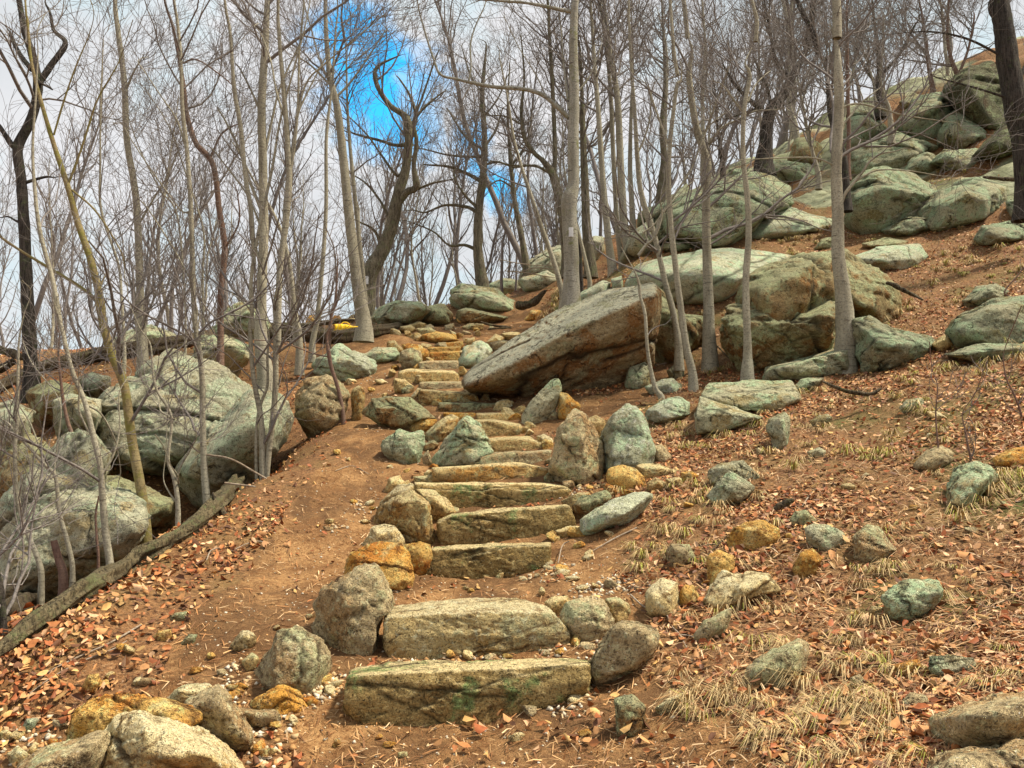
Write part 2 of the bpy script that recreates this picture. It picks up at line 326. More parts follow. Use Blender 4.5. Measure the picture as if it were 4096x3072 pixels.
cloud = wmix(wramp(wnoise(9., 7, .6, .3), [(.50, 0.), (.62, .5)]), cloud, (4.2, 5.7, 6.2))
blue = wmix(1., sky.outputs[0], (.30, 2.0, 2.3), 'MULTIPLY')
nt.links.new(wmix(clear, cloud, blue), bg.inputs[0])
sd = bpy.data.lights.new('sun', 'SUN'); so = bpy.data.objects.new('sun', sd); COL.objects.link(so)
sd.energy = 4.6; sd.angle = R(6); sd.color = (1, .90, .72)
sun_dir = np.array((math.sin(SUN_AZ) * math.cos(SUN_EL), math.cos(SUN_AZ) * math.cos(SUN_EL), math.sin(SUN_EL)))
from mathutils import Vector, Matrix
so.rotation_euler = Vector(sun_dir).to_track_quat('Z', 'Y').to_euler(); so.location = (0, -5, 30)
scene.view_settings.view_transform = 'Standard'; scene.view_settings.look = 'None'; scene.view_settings.gamma = 1; scene.view_settings.exposure = .65
# ---------------------------------------------------------------- ground sheet
def inpoly(X, Y, poly):
    c = np.zeros(X.shape, bool); n = len(poly)
    for i in range(n):
        x1, y1 = poly[i][:2]; x2, y2 = poly[i - 1][:2]
        if y1 == y2: continue
        c ^= ((y1 > Y) != (y2 > Y)) & (X < (x2 - x1) * (Y - y1) / (y2 - y1) + x1)
    return c
# trodden and dug dirt (a corridor on the ground, in world metres)
_dp = [hit(a, b)[:2] for a, b in px('F', "560,1640 250,1560 330,1430 620,1180 600,1100 740,980 700,900 640,760 820,730 900,690 1080,680 1180,660 1130,720 1040,780 1180,860 1380,840 1420,770 1500,800 1330,900 1200,930 1230,1000 1330,1140 1400,1150 1340,1250 1370,1330 1330,1480 1430,1600 1330,1658 900,1658")]
DIRT = np.array(_dp)
def litter(x, y):
    j = np.stack([x * 1.6, y * 1.6, x * 0], 1); ox = .35 * fbm(j, 3, 21); oy = .35 * fbm(j, 3, 22)
    m = inpoly(x + ox, y + oy, DIRT).astype(float)
    behind = (y < 4.0) & (np.abs(x + .1) < 1.1); m = np.where(behind, 1., m)
    return 1 - m
ys = np.concatenate([[-300, -80, -30, -14, -8, -5, -3, -1.5, -.5, .4, 1.2, 1.8], np.geomspace(2.2, 62, 620), [70, 90, 130, 220, 500, 1500]])
xs = np.sinh(np.linspace(-math.asinh(40 / 2.5), math.asinh(40 / 2.5), 520)) * 2.5
xs = np.concatenate([[-1500, -500, -200, -100, -60], xs, [60, 100, 200, 500, 1500]])
GX, GY = np.meshgrid(xs, ys); gx, gy = GX.ravel(), GY.ravel(); gz = ground(gx, gy)
_i = np.arange(len(ys) - 1)[:, None] * len(xs) + np.arange(len(xs) - 1)[None]; _i = _i.ravel()
GF = np.stack([_i, _i + 1, _i + 1 + len(xs), _i + len(xs)], 1)
gc = np.zeros((len(gx), 3)); gc[:, 0] = litter(gx, gy); gc[:, 2] = bedrock(gx, gy)
gc[:, 1] = np.clip(fbm(np.stack([gx * .8, gy * .8, gx * 0], 1), 3, 31) * 3 - .9, 0, 1) * gc[:, 0] * (gx > 1)
g = mesh_np('ground', np.stack([gx, gy, gz], 1), GF, M['soil'], col=gc); tag(g, 'steep brown forest hillside strewn with dead leaves, bare dirt along the steps', None, None, 'structure')
# ================================================================ ROCKS
def ico(n):
    bm = bmesh.new(); bmesh.ops.create_icosphere(bm, subdivisions=n, radius=1)
    V = np.array([v.co[:] for v in bm.verts]); F = np.array([[v.index for v in f.verts] for f in bm.faces]); bm.free()
    return V / np.linalg.norm(V, axis=1, keepdims=True), F
ICO = {k: ico(k) for k in (2, 3, 4, 5, 6, 7)}
def hull_planes(P):
    bm = bmesh.new()
    for p in P: bm.verts.new(p)
    bmesh.ops.convex_hull(bm, input=bm.verts); bm.normal_update()
    N = []; O = []
    for f in bm.faces:
        if f.calc_area() > 1e-7: N.append(f.normal[:]); O.append(f.calc_center_median()[:])
    bm.free(); N = np.array(N); O = np.array(O)
    d = (N * O).sum(1); keep = d > 1e-4
    return N[keep], d[keep]
FWD = np.array((0, CP, SP)); RT = np.array((1., 0, 0)); UP = np.array((0, -SP, CP))
def solid(name, P3, outline3, mat, seed, size_px, rough=1., sharp=20, origin=None, cuts=5, flat=None):
    """a weathered stone: hull of surveyed corner points, rounded, chipped and roughened"""
    P3 = np.array(P3); c = origin if origin is not None else (P3.min(0) + P3.max(0)) / 2
    ax = np.stack([RT, UP, FWD]); L = (P3 - c) @ ax.T
    ext = np.maximum(np.abs(L).max(0), 1e-3); Ln = L / ext
    N, d = hull_planes(Ln)
    rg = np.random.default_rng(seed)
    lev = 3 if size_px < 14 else 4 if size_px < 45 else 5 if size_px < 120 else 6
    D, F = ICO[lev]; F = F[:, ::-1]      # right, up, forward is a left-handed frame
    if cuts:   # chipped corners
        cn = rg.normal(size=(cuts, 3)); cn /= np.linalg.norm(cn, axis=1, keepdims=True)
        sup = (Ln @ cn.T).max(0); N = np.vstack([N, cn]); d = np.concatenate([d, sup * rg.uniform(.80, 1.0, cuts)])
    dots = D @ N.T; inv = np.where(dots > 1e-6, dots / d, 0)
    r = (inv ** sharp).sum(1) ** (-1 / sharp)
    X = D * r[:, None]
    if outline3 is not None:       # follow re-entrant parts of the outline
        o = ((np.array(outline3) - c) @ ax.T / ext)[:, :2]
        bmp = np.vstack([o, o[:1]]); th = np.linspace(-math.pi, math.pi, 181)
        def rad(poly, th):
            best = np.zeros(len(th))
            for i in range(len(poly) - 1):
                a, b = poly[i], poly[i + 1]; e = b - a
                dx, dy = np.cos(th), np.sin(th); den = dx * e[1] - dy * e[0]
                den = np.where(np.abs(den) < 1e-9, 1e-9, den)
                t = (a[0] * e[1] - a[1] * e[0]) / den; u = (a[0] * dy - a[1] * dx) / den
                ok = (t > 0) & (u >= -1e-6) & (u <= 1 + 1e-6); best = np.where(ok, np.maximum(best, t), best)
            return best
        ro = rad(bmp, th)
        hp = o[np.argsort(np.arctan2(o[:, 1], o[:, 0]))]
        n2, d2 = [], []
        # 2-D hull radius through support function
        aa = np.linspace(0, 2 * math.pi, 72, endpoint=False); nn = np.stack([np.cos(aa), np.sin(aa)], 1); sp = (o @ nn.T).max(0)
        dd = np.stack([np.cos(th), np.sin(th)], 1) @ nn.T; rh = np.min(np.where(dd > 1e-3, sp / np.maximum(dd, 1e-3), 1e9), 1)
        q = np.clip(ro / np.maximum(rh, 1e-6), .55, 1.0); q = np.where(ro < 1e-3, 1, q)
        t0 = np.arctan2(X[:, 1], X[:, 0]); qq = np.interp(t0, th, q)
        wgt = np.clip(np.hypot(D[:, 0], D[:, 1]) * 1.3, 0, 1) ** 1.5
        f = 1 + (qq - 1) * wgt; X[:, 0] *= f; X[:, 1] *= f
    X = X * (np.abs(Ln).max(0) / np.maximum(np.abs(X).max(0), 1e-6))
    W = (X * ext) @ ax
    sz = float(np.cbrt(ext[0] * ext[1] * ext[2])) * 1.0; so_ = rg.uniform(0, 90, 3); Nn = D
    W0 = W / sz
    disp = .035 * fbm(W0 * 1.1 + so_, 2, seed % 97) - .055 * np.abs(fbm(W0 * 2.2 + so_, 3, seed % 89)) + .045 * np.abs(fbm(W0 * 5 + so_, 4, seed % 83)) + .03 * fbm(W0 * 11 + so_, 3, 19)
    # bedding ledges of the gneiss: steps along a tilted layer direction
    ld = rg.normal(size=3) * .25 + np.array((.15, .1, 1.)); ld /= np.linalg.norm(ld)
    h = (W0 @ ld) * 3.2 + .8 * fbm(W0 * 1.4 + so_, 2, seed % 71); st = h - np.floor(h)
    disp += -.07 * np.clip(1 - st * 6, 0, 1) * np.clip(fbm(W0 * 1.7 + so_[::-1], 2, 5) * 4 + .4, 0, 1)
    gro = np.zeros(len(W))       # joints: a dark groove with one side standing proud
    for j_ in range(0 if size_px < 22 else 2 if size_px < 60 else 4):
        nj = ld + rg.normal(size=3) * .22 if j_ % 2 == 0 else rg.normal(size=3); nj /= np.linalg.norm(nj)
        q_ = W0 @ nj - rg.uniform(-.55, .65) + .16 * fbm(W0 * 1.3 + so_ + j_, 3, 33 + j_); on = np.clip(fbm(W0 * .9 + so_ * 2 + j_ * 5, 2, 41) * 5 + 1.2, 0, 1)
        disp += on * (.035 * np.tanh(q_ / .035) * rg.choice([-1, 1]) - .05 * np.exp(-(q_ / .028) ** 2)); gro = np.maximum(gro, on * np.exp(-(q_ / .022) ** 2))
    if size_px > 60: disp += .018 * fbm(W0 * 18 + so_, 3, 44)
    dirn = W / np.maximum(np.linalg.norm(W, axis=1, keepdims=True), 1e-6)
    W = W + dirn * (disp * sz * rough)[:, None]
    Lw = W @ ax.T; lo, hi = L.min(0), L.max(0); l2, h2 = Lw.min(0), Lw.max(0)      # keep the surveyed size
    Lw = (Lw - l2) / (h2 - l2) * (hi - lo) + lo; W = Lw @ ax
    if size_px > 100:
        fine = .011 * fbm((W + c) * 22, 3, 61) + .007 * fbm((W + c) * 60, 2, 62); W = W + dirn * fine[:, None]
    fn = np.cross(W[F[:, 1]] - W[F[:, 0]], W[F[:, 2]] - W[F[:, 0]]); vn = np.zeros_like(W)
    for k_ in range(3): np.add.at(vn, F[:, k_], fn)
    vn /= np.maximum(np.linalg.norm(vn, axis=1, keepdims=True), 1e-9)
    cc_ = np.zeros_like(W); cc_[:, 0] = np.clip((vn[:, 2] + .22 * fbm(W0 * 3 + so_, 3, 7) - .42) * 4, 0, 1)      # upward-facing faces, broken by noise; these take the lighter top colour
    cc_[:, 1] = np.clip(gro * .95, 0, 1)
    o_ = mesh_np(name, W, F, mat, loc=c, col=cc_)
    return o_
NROCK = 0; DBG = 0; GROW = 1.03
ROCKS = []
def rock(view, pts, mat, label, name='boulder', D=None, Y=None, ridge=None, up=.16, front=.70, rough=1., sharp=90, cuts=15, group=None, sink=.10, bp=None, root=True, lift=0):
    """boulder from its surveyed outline; ridge = corners that stand nearest to us (f=-1) or farther back (f=+1)"""
    global NROCK
    NROCK += 1
    o = px(view, pts); a = np.array([q[:2] for q in o]); m_ = (a.min(0) + a.max(0)) / 2; a = m_ + (a - m_) * GROW
    cx, cy = (a.min(0) + a.max(0)) / 2; w, h = a.max(0) - a.min(0)
    if Y is not None and Y > 4.6 and not lift: Y = None
    if Y is None:
        b = bp and px(view, [bp])[0] or (cx, a[:, 1].max() - .04 * h); p = hit(*b); Yb = p[1]
    else: Yb = Y
    wm, hm = w * Yb / FPX, h * Yb / FPX
    if D is None: D = .46 * min(wm, hm) if wm < hm * 2.2 else .42 * hm * 1.5
    Y0 = Yb + D * .75 if Y is None else Y
    a2 = a.copy(); low = a2[:, 1] > cy + .25 * h; a2[low, 1] += sink * h
    P = [at(x, y, Y0) for x, y in a2]; out3 = list(P)
    cc = np.array([cx, cy]); rr = random.Random(NROCK)
    if ridge:
        for x, y, f in px(view, ridge): P.append(at(x, y, Y0 + f * D))
    else:
        st_ = rr.randrange(2); sel = a2[st_::2] if len(a2) > 7 else a2
        for x, y in sel:
            q = cc + (np.array((x, y)) - cc) * front * rr.uniform(.62, 1.12); P.append(at(q[0], q[1] + up * h * .5, Y0 - D * rr.uniform(.6, 1.15)))
    for x, y in a2:
        q = cc + (np.array((x, y)) - cc) * .78; P.append(at(q[0], q[1], Y0 + D * (1.05 if not ridge else .9)))
    if root:
        for fx, fy in ((-.22, .3), (.22, .3), (0, .75)):
            q = at(cx + fx * w, a[:, 1].max() - .1 * h, Y0 + fy * D); gz_ = ground(q[0], q[1])[0]
            P.append(np.array((q[0], q[1], min(q[2], max(gz_ - .05 - .05 * hm, q[2] - 1.2 * hm)))))
    c3 = at(cx, cy, Y0 + (0 if not ridge else -.05 * D))
    print('RK', NROCK, label[:40], round(Yb, 1), [round(float(v)) for v in cc]) if DBG else 0; ob = solid(name, P, out3, M[mat], 100 + NROCK * 7, max(w, h), rough, sharp, c3, cuts)
    tag(ob, label, name.replace('_', ' '), group); ROCKS.append((a, Y0)); return ob
def step(view, back, edge, bottom, mat, label, Dm=.45, name='stone_step', group='stone steps of the trail', rough=.8):
    """a stair stone: back edge of the tread, front edge of the tread, foot of the riser"""
    global NROCK
    NROCK += 1
    bk, ed, bt = px(view, back), px(view, edge), px(view, bottom)
    mx = np.mean([q[0] for q in bt]); my = np.mean([q[1] for q in bt]); Yf = hit(mx, my)[1] - .10
    P = []; zs = []
    for x, y in ed: p = at(x, y, Yf + .03); P.append(p); zs.append(p[2])
    z = np.mean(zs); Dm = max(Dm, .5)
    by_ = np.mean([q[1] for q in bk]); d_ = ray(mx, by_)
    if d_[2] < -.01: Dm = float(np.clip((z + .015 - CAMZ) / d_[2] * d_[1] - Yf, .35, .85))
    for x, y in bt: P.append(at(x, y + 1, Yf)); P.append(at(x, y + 5, Yf + .03))
    for x, y in bk: p = at(x, y, Yf + Dm); P.append(p); P.append(p - np.array((0, -.02, .38)))
    P = np.array(P); c = (P.min(0) + P.max(0)) / 2
    xs_ = [q[0] for q in bk + ed + bt]
    ob = solid(name, P, None, M[mat], 900 + NROCK * 3, max(max(xs_) - min(xs_), 50), rough * .6, 110, c, 0)
    tag(ob, label, 'stone step', group); ROCKS.append((np.array([q[:2] for q in bk + ed + bt]), Yf + Dm / 2)); return ob
# ---- the stair, bottom to top
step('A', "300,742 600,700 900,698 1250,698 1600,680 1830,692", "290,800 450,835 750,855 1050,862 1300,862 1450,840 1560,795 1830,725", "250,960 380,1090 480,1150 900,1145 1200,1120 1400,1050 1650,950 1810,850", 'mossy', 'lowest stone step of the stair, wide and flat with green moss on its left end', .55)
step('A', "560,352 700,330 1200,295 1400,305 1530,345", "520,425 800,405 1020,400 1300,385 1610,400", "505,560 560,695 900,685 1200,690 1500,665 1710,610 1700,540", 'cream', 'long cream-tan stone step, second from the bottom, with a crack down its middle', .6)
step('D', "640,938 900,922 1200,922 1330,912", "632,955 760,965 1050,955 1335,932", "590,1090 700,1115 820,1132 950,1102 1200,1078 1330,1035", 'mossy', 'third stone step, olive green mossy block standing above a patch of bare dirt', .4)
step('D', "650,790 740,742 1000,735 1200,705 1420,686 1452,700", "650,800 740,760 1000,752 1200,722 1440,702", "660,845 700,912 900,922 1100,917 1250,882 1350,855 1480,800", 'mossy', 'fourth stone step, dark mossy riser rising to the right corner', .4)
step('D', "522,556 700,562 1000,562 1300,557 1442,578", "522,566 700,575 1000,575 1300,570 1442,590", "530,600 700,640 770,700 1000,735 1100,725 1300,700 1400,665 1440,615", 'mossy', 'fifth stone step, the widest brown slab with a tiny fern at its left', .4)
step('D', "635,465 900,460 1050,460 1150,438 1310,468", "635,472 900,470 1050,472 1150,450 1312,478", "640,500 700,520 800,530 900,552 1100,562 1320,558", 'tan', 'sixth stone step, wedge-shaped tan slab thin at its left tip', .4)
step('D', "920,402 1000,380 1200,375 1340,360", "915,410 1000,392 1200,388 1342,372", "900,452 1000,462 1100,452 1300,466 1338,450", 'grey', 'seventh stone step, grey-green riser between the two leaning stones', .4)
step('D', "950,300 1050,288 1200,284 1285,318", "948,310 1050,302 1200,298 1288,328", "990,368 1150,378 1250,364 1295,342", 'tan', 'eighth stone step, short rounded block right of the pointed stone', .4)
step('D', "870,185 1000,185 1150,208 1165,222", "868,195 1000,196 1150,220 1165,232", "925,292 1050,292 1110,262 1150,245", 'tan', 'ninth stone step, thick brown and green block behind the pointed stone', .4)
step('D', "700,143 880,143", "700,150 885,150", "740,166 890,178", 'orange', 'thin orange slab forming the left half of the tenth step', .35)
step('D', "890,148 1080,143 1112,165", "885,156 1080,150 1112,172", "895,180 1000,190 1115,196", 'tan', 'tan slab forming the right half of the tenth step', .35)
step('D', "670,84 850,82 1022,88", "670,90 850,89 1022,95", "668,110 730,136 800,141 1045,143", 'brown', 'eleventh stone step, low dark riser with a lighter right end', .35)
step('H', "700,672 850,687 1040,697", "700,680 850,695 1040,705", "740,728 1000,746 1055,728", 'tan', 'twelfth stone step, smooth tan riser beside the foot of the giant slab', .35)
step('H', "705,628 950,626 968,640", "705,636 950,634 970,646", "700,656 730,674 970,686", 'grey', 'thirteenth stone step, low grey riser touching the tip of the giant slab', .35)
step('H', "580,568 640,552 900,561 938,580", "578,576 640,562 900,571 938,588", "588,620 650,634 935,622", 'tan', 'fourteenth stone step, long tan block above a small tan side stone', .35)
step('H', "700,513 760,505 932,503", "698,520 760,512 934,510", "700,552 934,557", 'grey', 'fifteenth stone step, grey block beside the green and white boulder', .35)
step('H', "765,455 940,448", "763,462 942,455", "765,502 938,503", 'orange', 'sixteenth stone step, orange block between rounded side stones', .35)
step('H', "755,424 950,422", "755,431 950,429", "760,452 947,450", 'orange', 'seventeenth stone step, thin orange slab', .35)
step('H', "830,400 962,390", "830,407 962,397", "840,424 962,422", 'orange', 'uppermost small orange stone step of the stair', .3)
# ---- beside the lower steps
r = rock
r('A', "300,160 410,85 480,85 540,170 600,290 600,340 520,380 500,520 520,620 420,700 330,745 200,700 90,560 75,480 130,330 240,200", 'grey', 'large upright boulder flecked with white, against the left end of the second step', bp=(400, 640), ridge="330,180,-1 470,130,-.9 560,300,-.8 490,640,-1 300,700,-1 150,540,-.7 160,360,-.2", D=.26)
r('B', "1740,490 1900,480 2010,560 2060,640 2090,740 2060,830 1950,900 1850,900 1700,880 1580,860 1620,720 1700,600", 'grey', 'rough lichen-covered grey rock left of the lowest step', D=.26)
r('A', "1545,330 1600,295 1690,290 1720,340 1700,420 1620,400 1560,370", 'tan', 'small brown rock wedged behind the right end of the second step')
r('A', "1700,330 1850,290 1930,330 1990,440 1990,520 1890,600 1760,595 1690,510 1640,420 1650,370", 'grey', 'round olive-grey boulder at the right end of the second step')
r('A', "1930,310 2020,300 2080,350 2090,430 2000,460 1960,380", 'tan', 'striped tan stone right of the round boulder by the second step')
r('F', "1340,1340 1385,1345 1425,1360 1420,1385 1395,1430 1350,1460 1290,1482 1270,1465 1280,1430 1310,1380", 'grey', 'flat grey rock tilted on edge right of the lowest step, with a mint spot', ridge="1335,1350,-1 1410,1368,-1 1390,1425,-1 1290,1470,-1 1290,1435,-1", D=.16, sharp=32)
r('C', "-60,820 40,800 110,860 120,980 60,1040 -60,1040", 'brown', 'dark brown rock under the tilted grey slab at the right of the lowest step')
# ---- left foreground
r('B', "490,990 540,950 700,905 850,905 1000,930 1150,950 1240,980 1255,1040 1240,1110 1100,1080 950,1020 820,1040 740,1090 680,1150 540,1190 415,1230 430,1110 460,1030", 'orange', 'long arched orange stone curving over the front boulders at the lower left', bp=(700, 1180), ridge="500,1060,-1 700,960,-.6 900,950,-.5 1150,990,-.7 1230,1090,-1 800,1050,-1 460,1200,-1", D=.12, cuts=2, Y=4.0)
r('B', "600,1378 640,1200 700,1120 780,1060 900,1038 1030,1070 1200,1120 1350,1170 1480,1270 1550,1378 1550,1480 600,1480", 'cream', 'big smooth rounded boulder in the bottom left foreground', D=.36, Y=3.95, sharp=45, rough=.6)
r('B', "60,1400 300,1250 450,1200 620,1150 690,1150 700,1230 660,1378 500,1470 60,1480", 'grey', 'low olive-tan rock left of the big smooth boulder at the bottom edge', D=.3, Y=3.85, sharp=45, rough=.6)
r('B', "1060,930 1120,870 1220,835 1320,840 1350,870 1240,960 1150,960", 'cream', 'pale cream stone behind the right end of the arched orange stone', D=.1)
r('B', "1180,970 1300,890 1390,850 1450,920 1500,1000 1560,1100 1590,1150 1580,1230 1540,1260 1440,1190 1330,1150 1250,1090", 'grey', 'jagged grey wedge rock standing right of the arched orange stone', ridge="1200,980,-.6 1380,900,-.9 1430,1150,-1 1550,1210,-1 1500,1080,-.3", D=.17, Y=4.25)
r('B', "1570,960 1650,900 1780,855 1850,880 1990,1030 1900,1060 1700,1050 1600,1020", 'orange', 'orange-brown domed rock in front of the rough lichen-covered rock', D=.13)
r('B', "1510,1000 1620,1010 1740,1010 1780,1080 1720,1125 1600,1120 1540,1070", 'grey', 'low grey stone below the orange-brown domed rock', D=.1)
r('B', "1460,600 1530,505 1590,510 1620,570 1560,640 1500,645", 'cream', 'small pale knobbly rock alone on the dirt above the rough lichen-covered rock', name='stone')
r('B', "1530,700 1590,650 1640,680 1620,750 1560,765", 'tan', 'small tan stone leaning on the left of the rough lichen-covered rock', name='stone')
r('B', "520,880 560,790 620,780 640,830 600,900 530,920", 'orange', 'upright egg-shaped orange stone alone on the dirt at the lower left', name='stone')
r('B', "965,555 1000,510 1080,500 1085,545 1000,575", 'orange', 'orange block-shaped stone lying beside the leaf bank at the lower left', name='stone')
r('B', "1120,600 1190,530 1245,530 1215,585", 'brown', 'dark brown stone half sunk in the dirt slope at the left', name='stone')
r('B', "1070,430 1110,400 1180,388 1180,430 1100,450", 'brown', 'flat brown stone at the edge of the leaf bank', name='stone')
r('B', "120,1150 170,1070 250,1060 215,1130", 'green', 'greenish stone sunk in the litter near the left edge', name='stone')
r('B', "1420,860 1500,838 1555,862 1500,895", 'orange', 'small orange stone among rubble left of the rough lichen-covered rock', name='stone')
r('B', "0,1150 40,1135 85,1160 60,1210 0,1210", 'tan', 'small tan stone at the left edge near the bottom', name='stone')
r('B', "50,1290 120,1240 180,1285 160,1350 80,1360", 'cream', 'cream stone left of the low olive-tan rock at the bottom edge', name='stone')
r('B', "1905,935 1970,920 2010,950 1965,985", 'orange', 'small orange stone between the domed rock and the lowest step', name='stone')
# ---- left flank of the steps
r('D', "110,1100 120,1020 200,940 300,915 420,920 500,980 527,1080 480,1170 410,1195 250,1150", 'orange', 'large yellow and orange boulder left of the third step', sharp=45)
r('D', "560,910 620,930 635,1000 600,1080 550,1115 520,1060 480,990 470,925", 'orange', 'yellow stone wedged between the large orange boulder and the third step')
r('D', "220,930 290,820 370,808 415,812 440,850 475,910 470,960 300,950", 'cream', 'pale cream-grey stone behind the large orange boulder')
r('D', "540,600 650,615 730,680 772,738 700,775 650,800 610,720", 'tan', 'smooth tan stone touching the left end of the fourth step')
r('D', "440,660 530,610 610,680 620,780 650,870 690,930 600,940 560,880 450,860 360,815 400,740", 'tan', 'tall leaning tan slab with an orange face left of the fourth step', ridge="450,690,-.6 590,680,-1 610,880,-1 500,830,-.8 400,800,-.3")
r('D', "275,795 330,680 420,590 500,567 527,600 440,655 390,735 330,820", 'cream', 'long pale slab leaning outwards at the left of the fifth step')
r('D', "350,600 380,530 440,518 472,560 380,625", 'tan', 'small tan stone at the top of the long pale leaning slab')
r('D', "520,525 660,508 680,560 600,575 520,560", 'tan', 'low tan stone behind the left end of the fifth step')
r('D', "450,850 545,842 582,890 500,915", 'cream', 'little pale stone on the flank of the tall leaning tan slab', name='stone')
r('D', "325,350 370,290 450,245 520,265 585,248 592,330 570,400 560,455 470,445 420,415 330,390", 'green', 'craggy green and white mossy rock left of the pointed stone')
r('D', "575,335 640,310 672,335 640,375 580,375", 'brown', 'small reddish-brown stone between the craggy mossy rock and the pointed stone', name='stone')
r('D', "570,410 610,370 632,440 590,465", 'grey', 'small grey stone below the reddish-brown one beside the craggy mossy rock', name='stone')
r('D', "820,168 880,210 940,290 992,378 920,412 880,450 650,460 612,475 618,405 700,290 760,220", 'green', 'tall pointed stone standing at the left side of the steps with a dark left face', ridge="800,185,-.6 815,400,-1 860,445,-1 650,462,-.7 960,380,-.8 700,400,-.8", D=.33, sharp=120, cuts=2)
r('D', "740,160 790,180 720,300 680,300 600,320 590,265 690,185", 'tan', 'long tan slab leaning behind the tall pointed stone')
r('D', "500,235 550,180 660,188 650,220 590,255 515,262", 'orange', 'orange-tan rock in front of the brown and green boulder by the middle steps')
r('D', "220,150 250,90 400,52 480,52 560,108 652,185 560,188 500,235 470,255 350,235 280,195", 'brown', 'domed brown boulder with green top left of the middle steps')
r('H', "300,690 350,655 385,700 382,770 360,855 300,862", 'tan', 'slim upright tan stone between the round grey boulder and the domed brown boulder')
r('F', "640,850 660,820 710,810 745,830 757,862 752,905 735,920 705,925 690,940 660,905 643,885", 'grey', 'big round grey-green boulder at the top of the dirt bank on the left', sharp=45, D=.55)
r('H', "60,560 110,490 230,405 290,450 420,495 457,540 400,605 250,630 100,585", 'pale', 'pale green triangular boulder above the big round grey-green boulder', D=.45)
r('H', "360,480 440,430 560,425 590,470 560,515 450,518 390,500", 'green', 'flat-topped green rock left of the upper steps')
r('H', "520,390 560,385 612,440 575,465 510,432", 'tan', 'tan stone standing behind the flat-topped green rock', name='stone')
r('H', "600,410 700,403 762,450 760,492 720,515 690,450 640,432", 'orange', 'rounded orange-tan stone at the left of the sixteenth step')
r('H', "590,452 640,430 700,452 722,500 690,555 600,558 583,510", 'grey', 'rounded brown-grey stone at the left of the fifteenth step')
r('H', "558,610 620,618 672,660 600,695 553,675", 'tan', 'tan wedge stone at the left below the fourteenth step')
# ---- right flank
r('D', "1470,130 1510,130 1560,200 1620,320 1642,420 1632,572 1560,590 1440,565 1330,525 1318,460 1350,350 1390,230", 'grey', 'tall leaning brown-grey boulder at the right of the seventh step', ridge="1480,150,-.5 1540,230,-.7 1620,420,-.6 1600,570,-.9 1420,550,-1 1340,480,-.8 1400,300,-.6", D=.34)
r('D', "1690,130 1760,98 1850,130 1940,250 1947,350 1920,440 1830,465 1680,475 1650,545 1618,380 1640,230", 'pale', 'tall mint green and tan boulder standing right of the leaning brown-grey boulder', ridge="1700,160,-.3 1840,150,-.4 1900,300,-.7 1830,440,-1 1680,460,-1 1640,400,-.6", D=.36)
r('D', "1560,180 1600,165 1655,180 1655,250 1620,310 1575,220", 'tan', 'brown rock filling the gap between the two tall boulders')
r('D', "1945,345 1990,335 2047,410 2025,445 1930,425", 'grey', 'small dark grey rock behind the mint green boulder, on its right')
r('D', "1680,480 1760,458 1840,480 1890,540 1892,592 1820,618 1700,595 1660,530", 'orange', 'smooth round orange-tan stone at the foot of the mint green boulder', sharp=20, rough=.5, cuts=2)
r('D', "1660,568 1700,580 1758,620 1742,648 1680,635 1643,600", 'orange', 'small orange stone lying under the round orange-tan stone', name='stone')
r('D', "1830,450 1980,448 2040,480 2105,490 2120,535 1950,535 1880,525", 'tan', 'long low tan rock right of the round orange-tan stone', D=.14)
r('D', "2100,502 2160,493 2202,520 2140,555 2108,545", 'orange', 'bright orange stone at the right end of the low tan rock', name='stone')
r('D', "1900,565 1950,530 2010,560 2022,612 1950,620 1898,595", 'tan', 'rounded tan stone in front of the low tan rock', name='stone')
r('D', "2010,540 2100,530 2115,572 2030,592", 'tan', 'flat tan stone beneath the bright orange stone', name='stone')
r('D', "1460,690 1520,640 1640,608 1692,650 1600,705 1540,745 1500,785 1465,745", 'brown', 'reddish-brown rough rock at the right end of the fourth and fifth steps')
r('D', "1480,622 1560,618 1545,660 1470,675", 'tan', 'small tan stone above the reddish-brown rough rock', name='stone')
r('D', "1510,780 1600,710 1700,660 1830,618 1935,640 1900,692 1820,745 1700,795 1560,855 1508,835", 'pale', 'long mint green slab rising to the right beside the fourth step', D=.2)
r('D', "1360,845 1450,815 1500,815 1512,862 1400,885", 'tan', 'tan stone at the right foot of the fourth step', name='stone')
r('H', "1530,613 1542,680 1510,760 1450,830 1350,890 1308,865 1305,820 1370,740 1480,630", 'green', 'thin upright grey slab leaning in front of the giant slab', D=.16, Y=10.6)
r('H', "1530,690 1580,700 1655,772 1610,810 1560,858 1518,820", 'orange', 'orange-brown rock behind the thin upright grey slab')
r('H', "1460,835 1500,798 1528,820 1522,852 1465,858", 'grey', 'small grey stone at the foot of the thin upright grey slab', name='stone')
# ---- the giant slab and what lies round it
r('H', "970,610 1000,560 1300,350 1560,190 1800,100 2050,55 2110,110 2115,240 2090,330 2070,450 2060,530 1950,560 1800,640 1560,710 1380,745 1200,695 1010,668", 'overhang', 'giant tilted slab with a grey top and rusty overhanging side, right of the upper steps',
  ridge="985,640,-.9 1270,500,-1 1600,320,-1 1900,190,-1 2090,110,-.9 1290,590,-.95 1620,420,-.95 2060,240,-.9 1390,725,.15 1600,690,.35 1950,530,.5 2050,470,.3", D=.95, Y=12.6, lift=1, sharp=160, cuts=0, sink=0, rough=.55)
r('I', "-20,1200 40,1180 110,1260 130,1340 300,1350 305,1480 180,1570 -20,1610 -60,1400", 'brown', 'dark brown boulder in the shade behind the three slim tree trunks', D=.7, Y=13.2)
r('H', "1930,590 1960,545 2040,515 2072,560 2062,645 2000,672 1915,640", 'green', 'flat grey-green rock under the right end of the giant slab')
r('G', "-30,290 60,250 130,240 192,280 182,322 80,338 0,330", 'pale', 'mint green stone beside the foot of the crooked sapling')
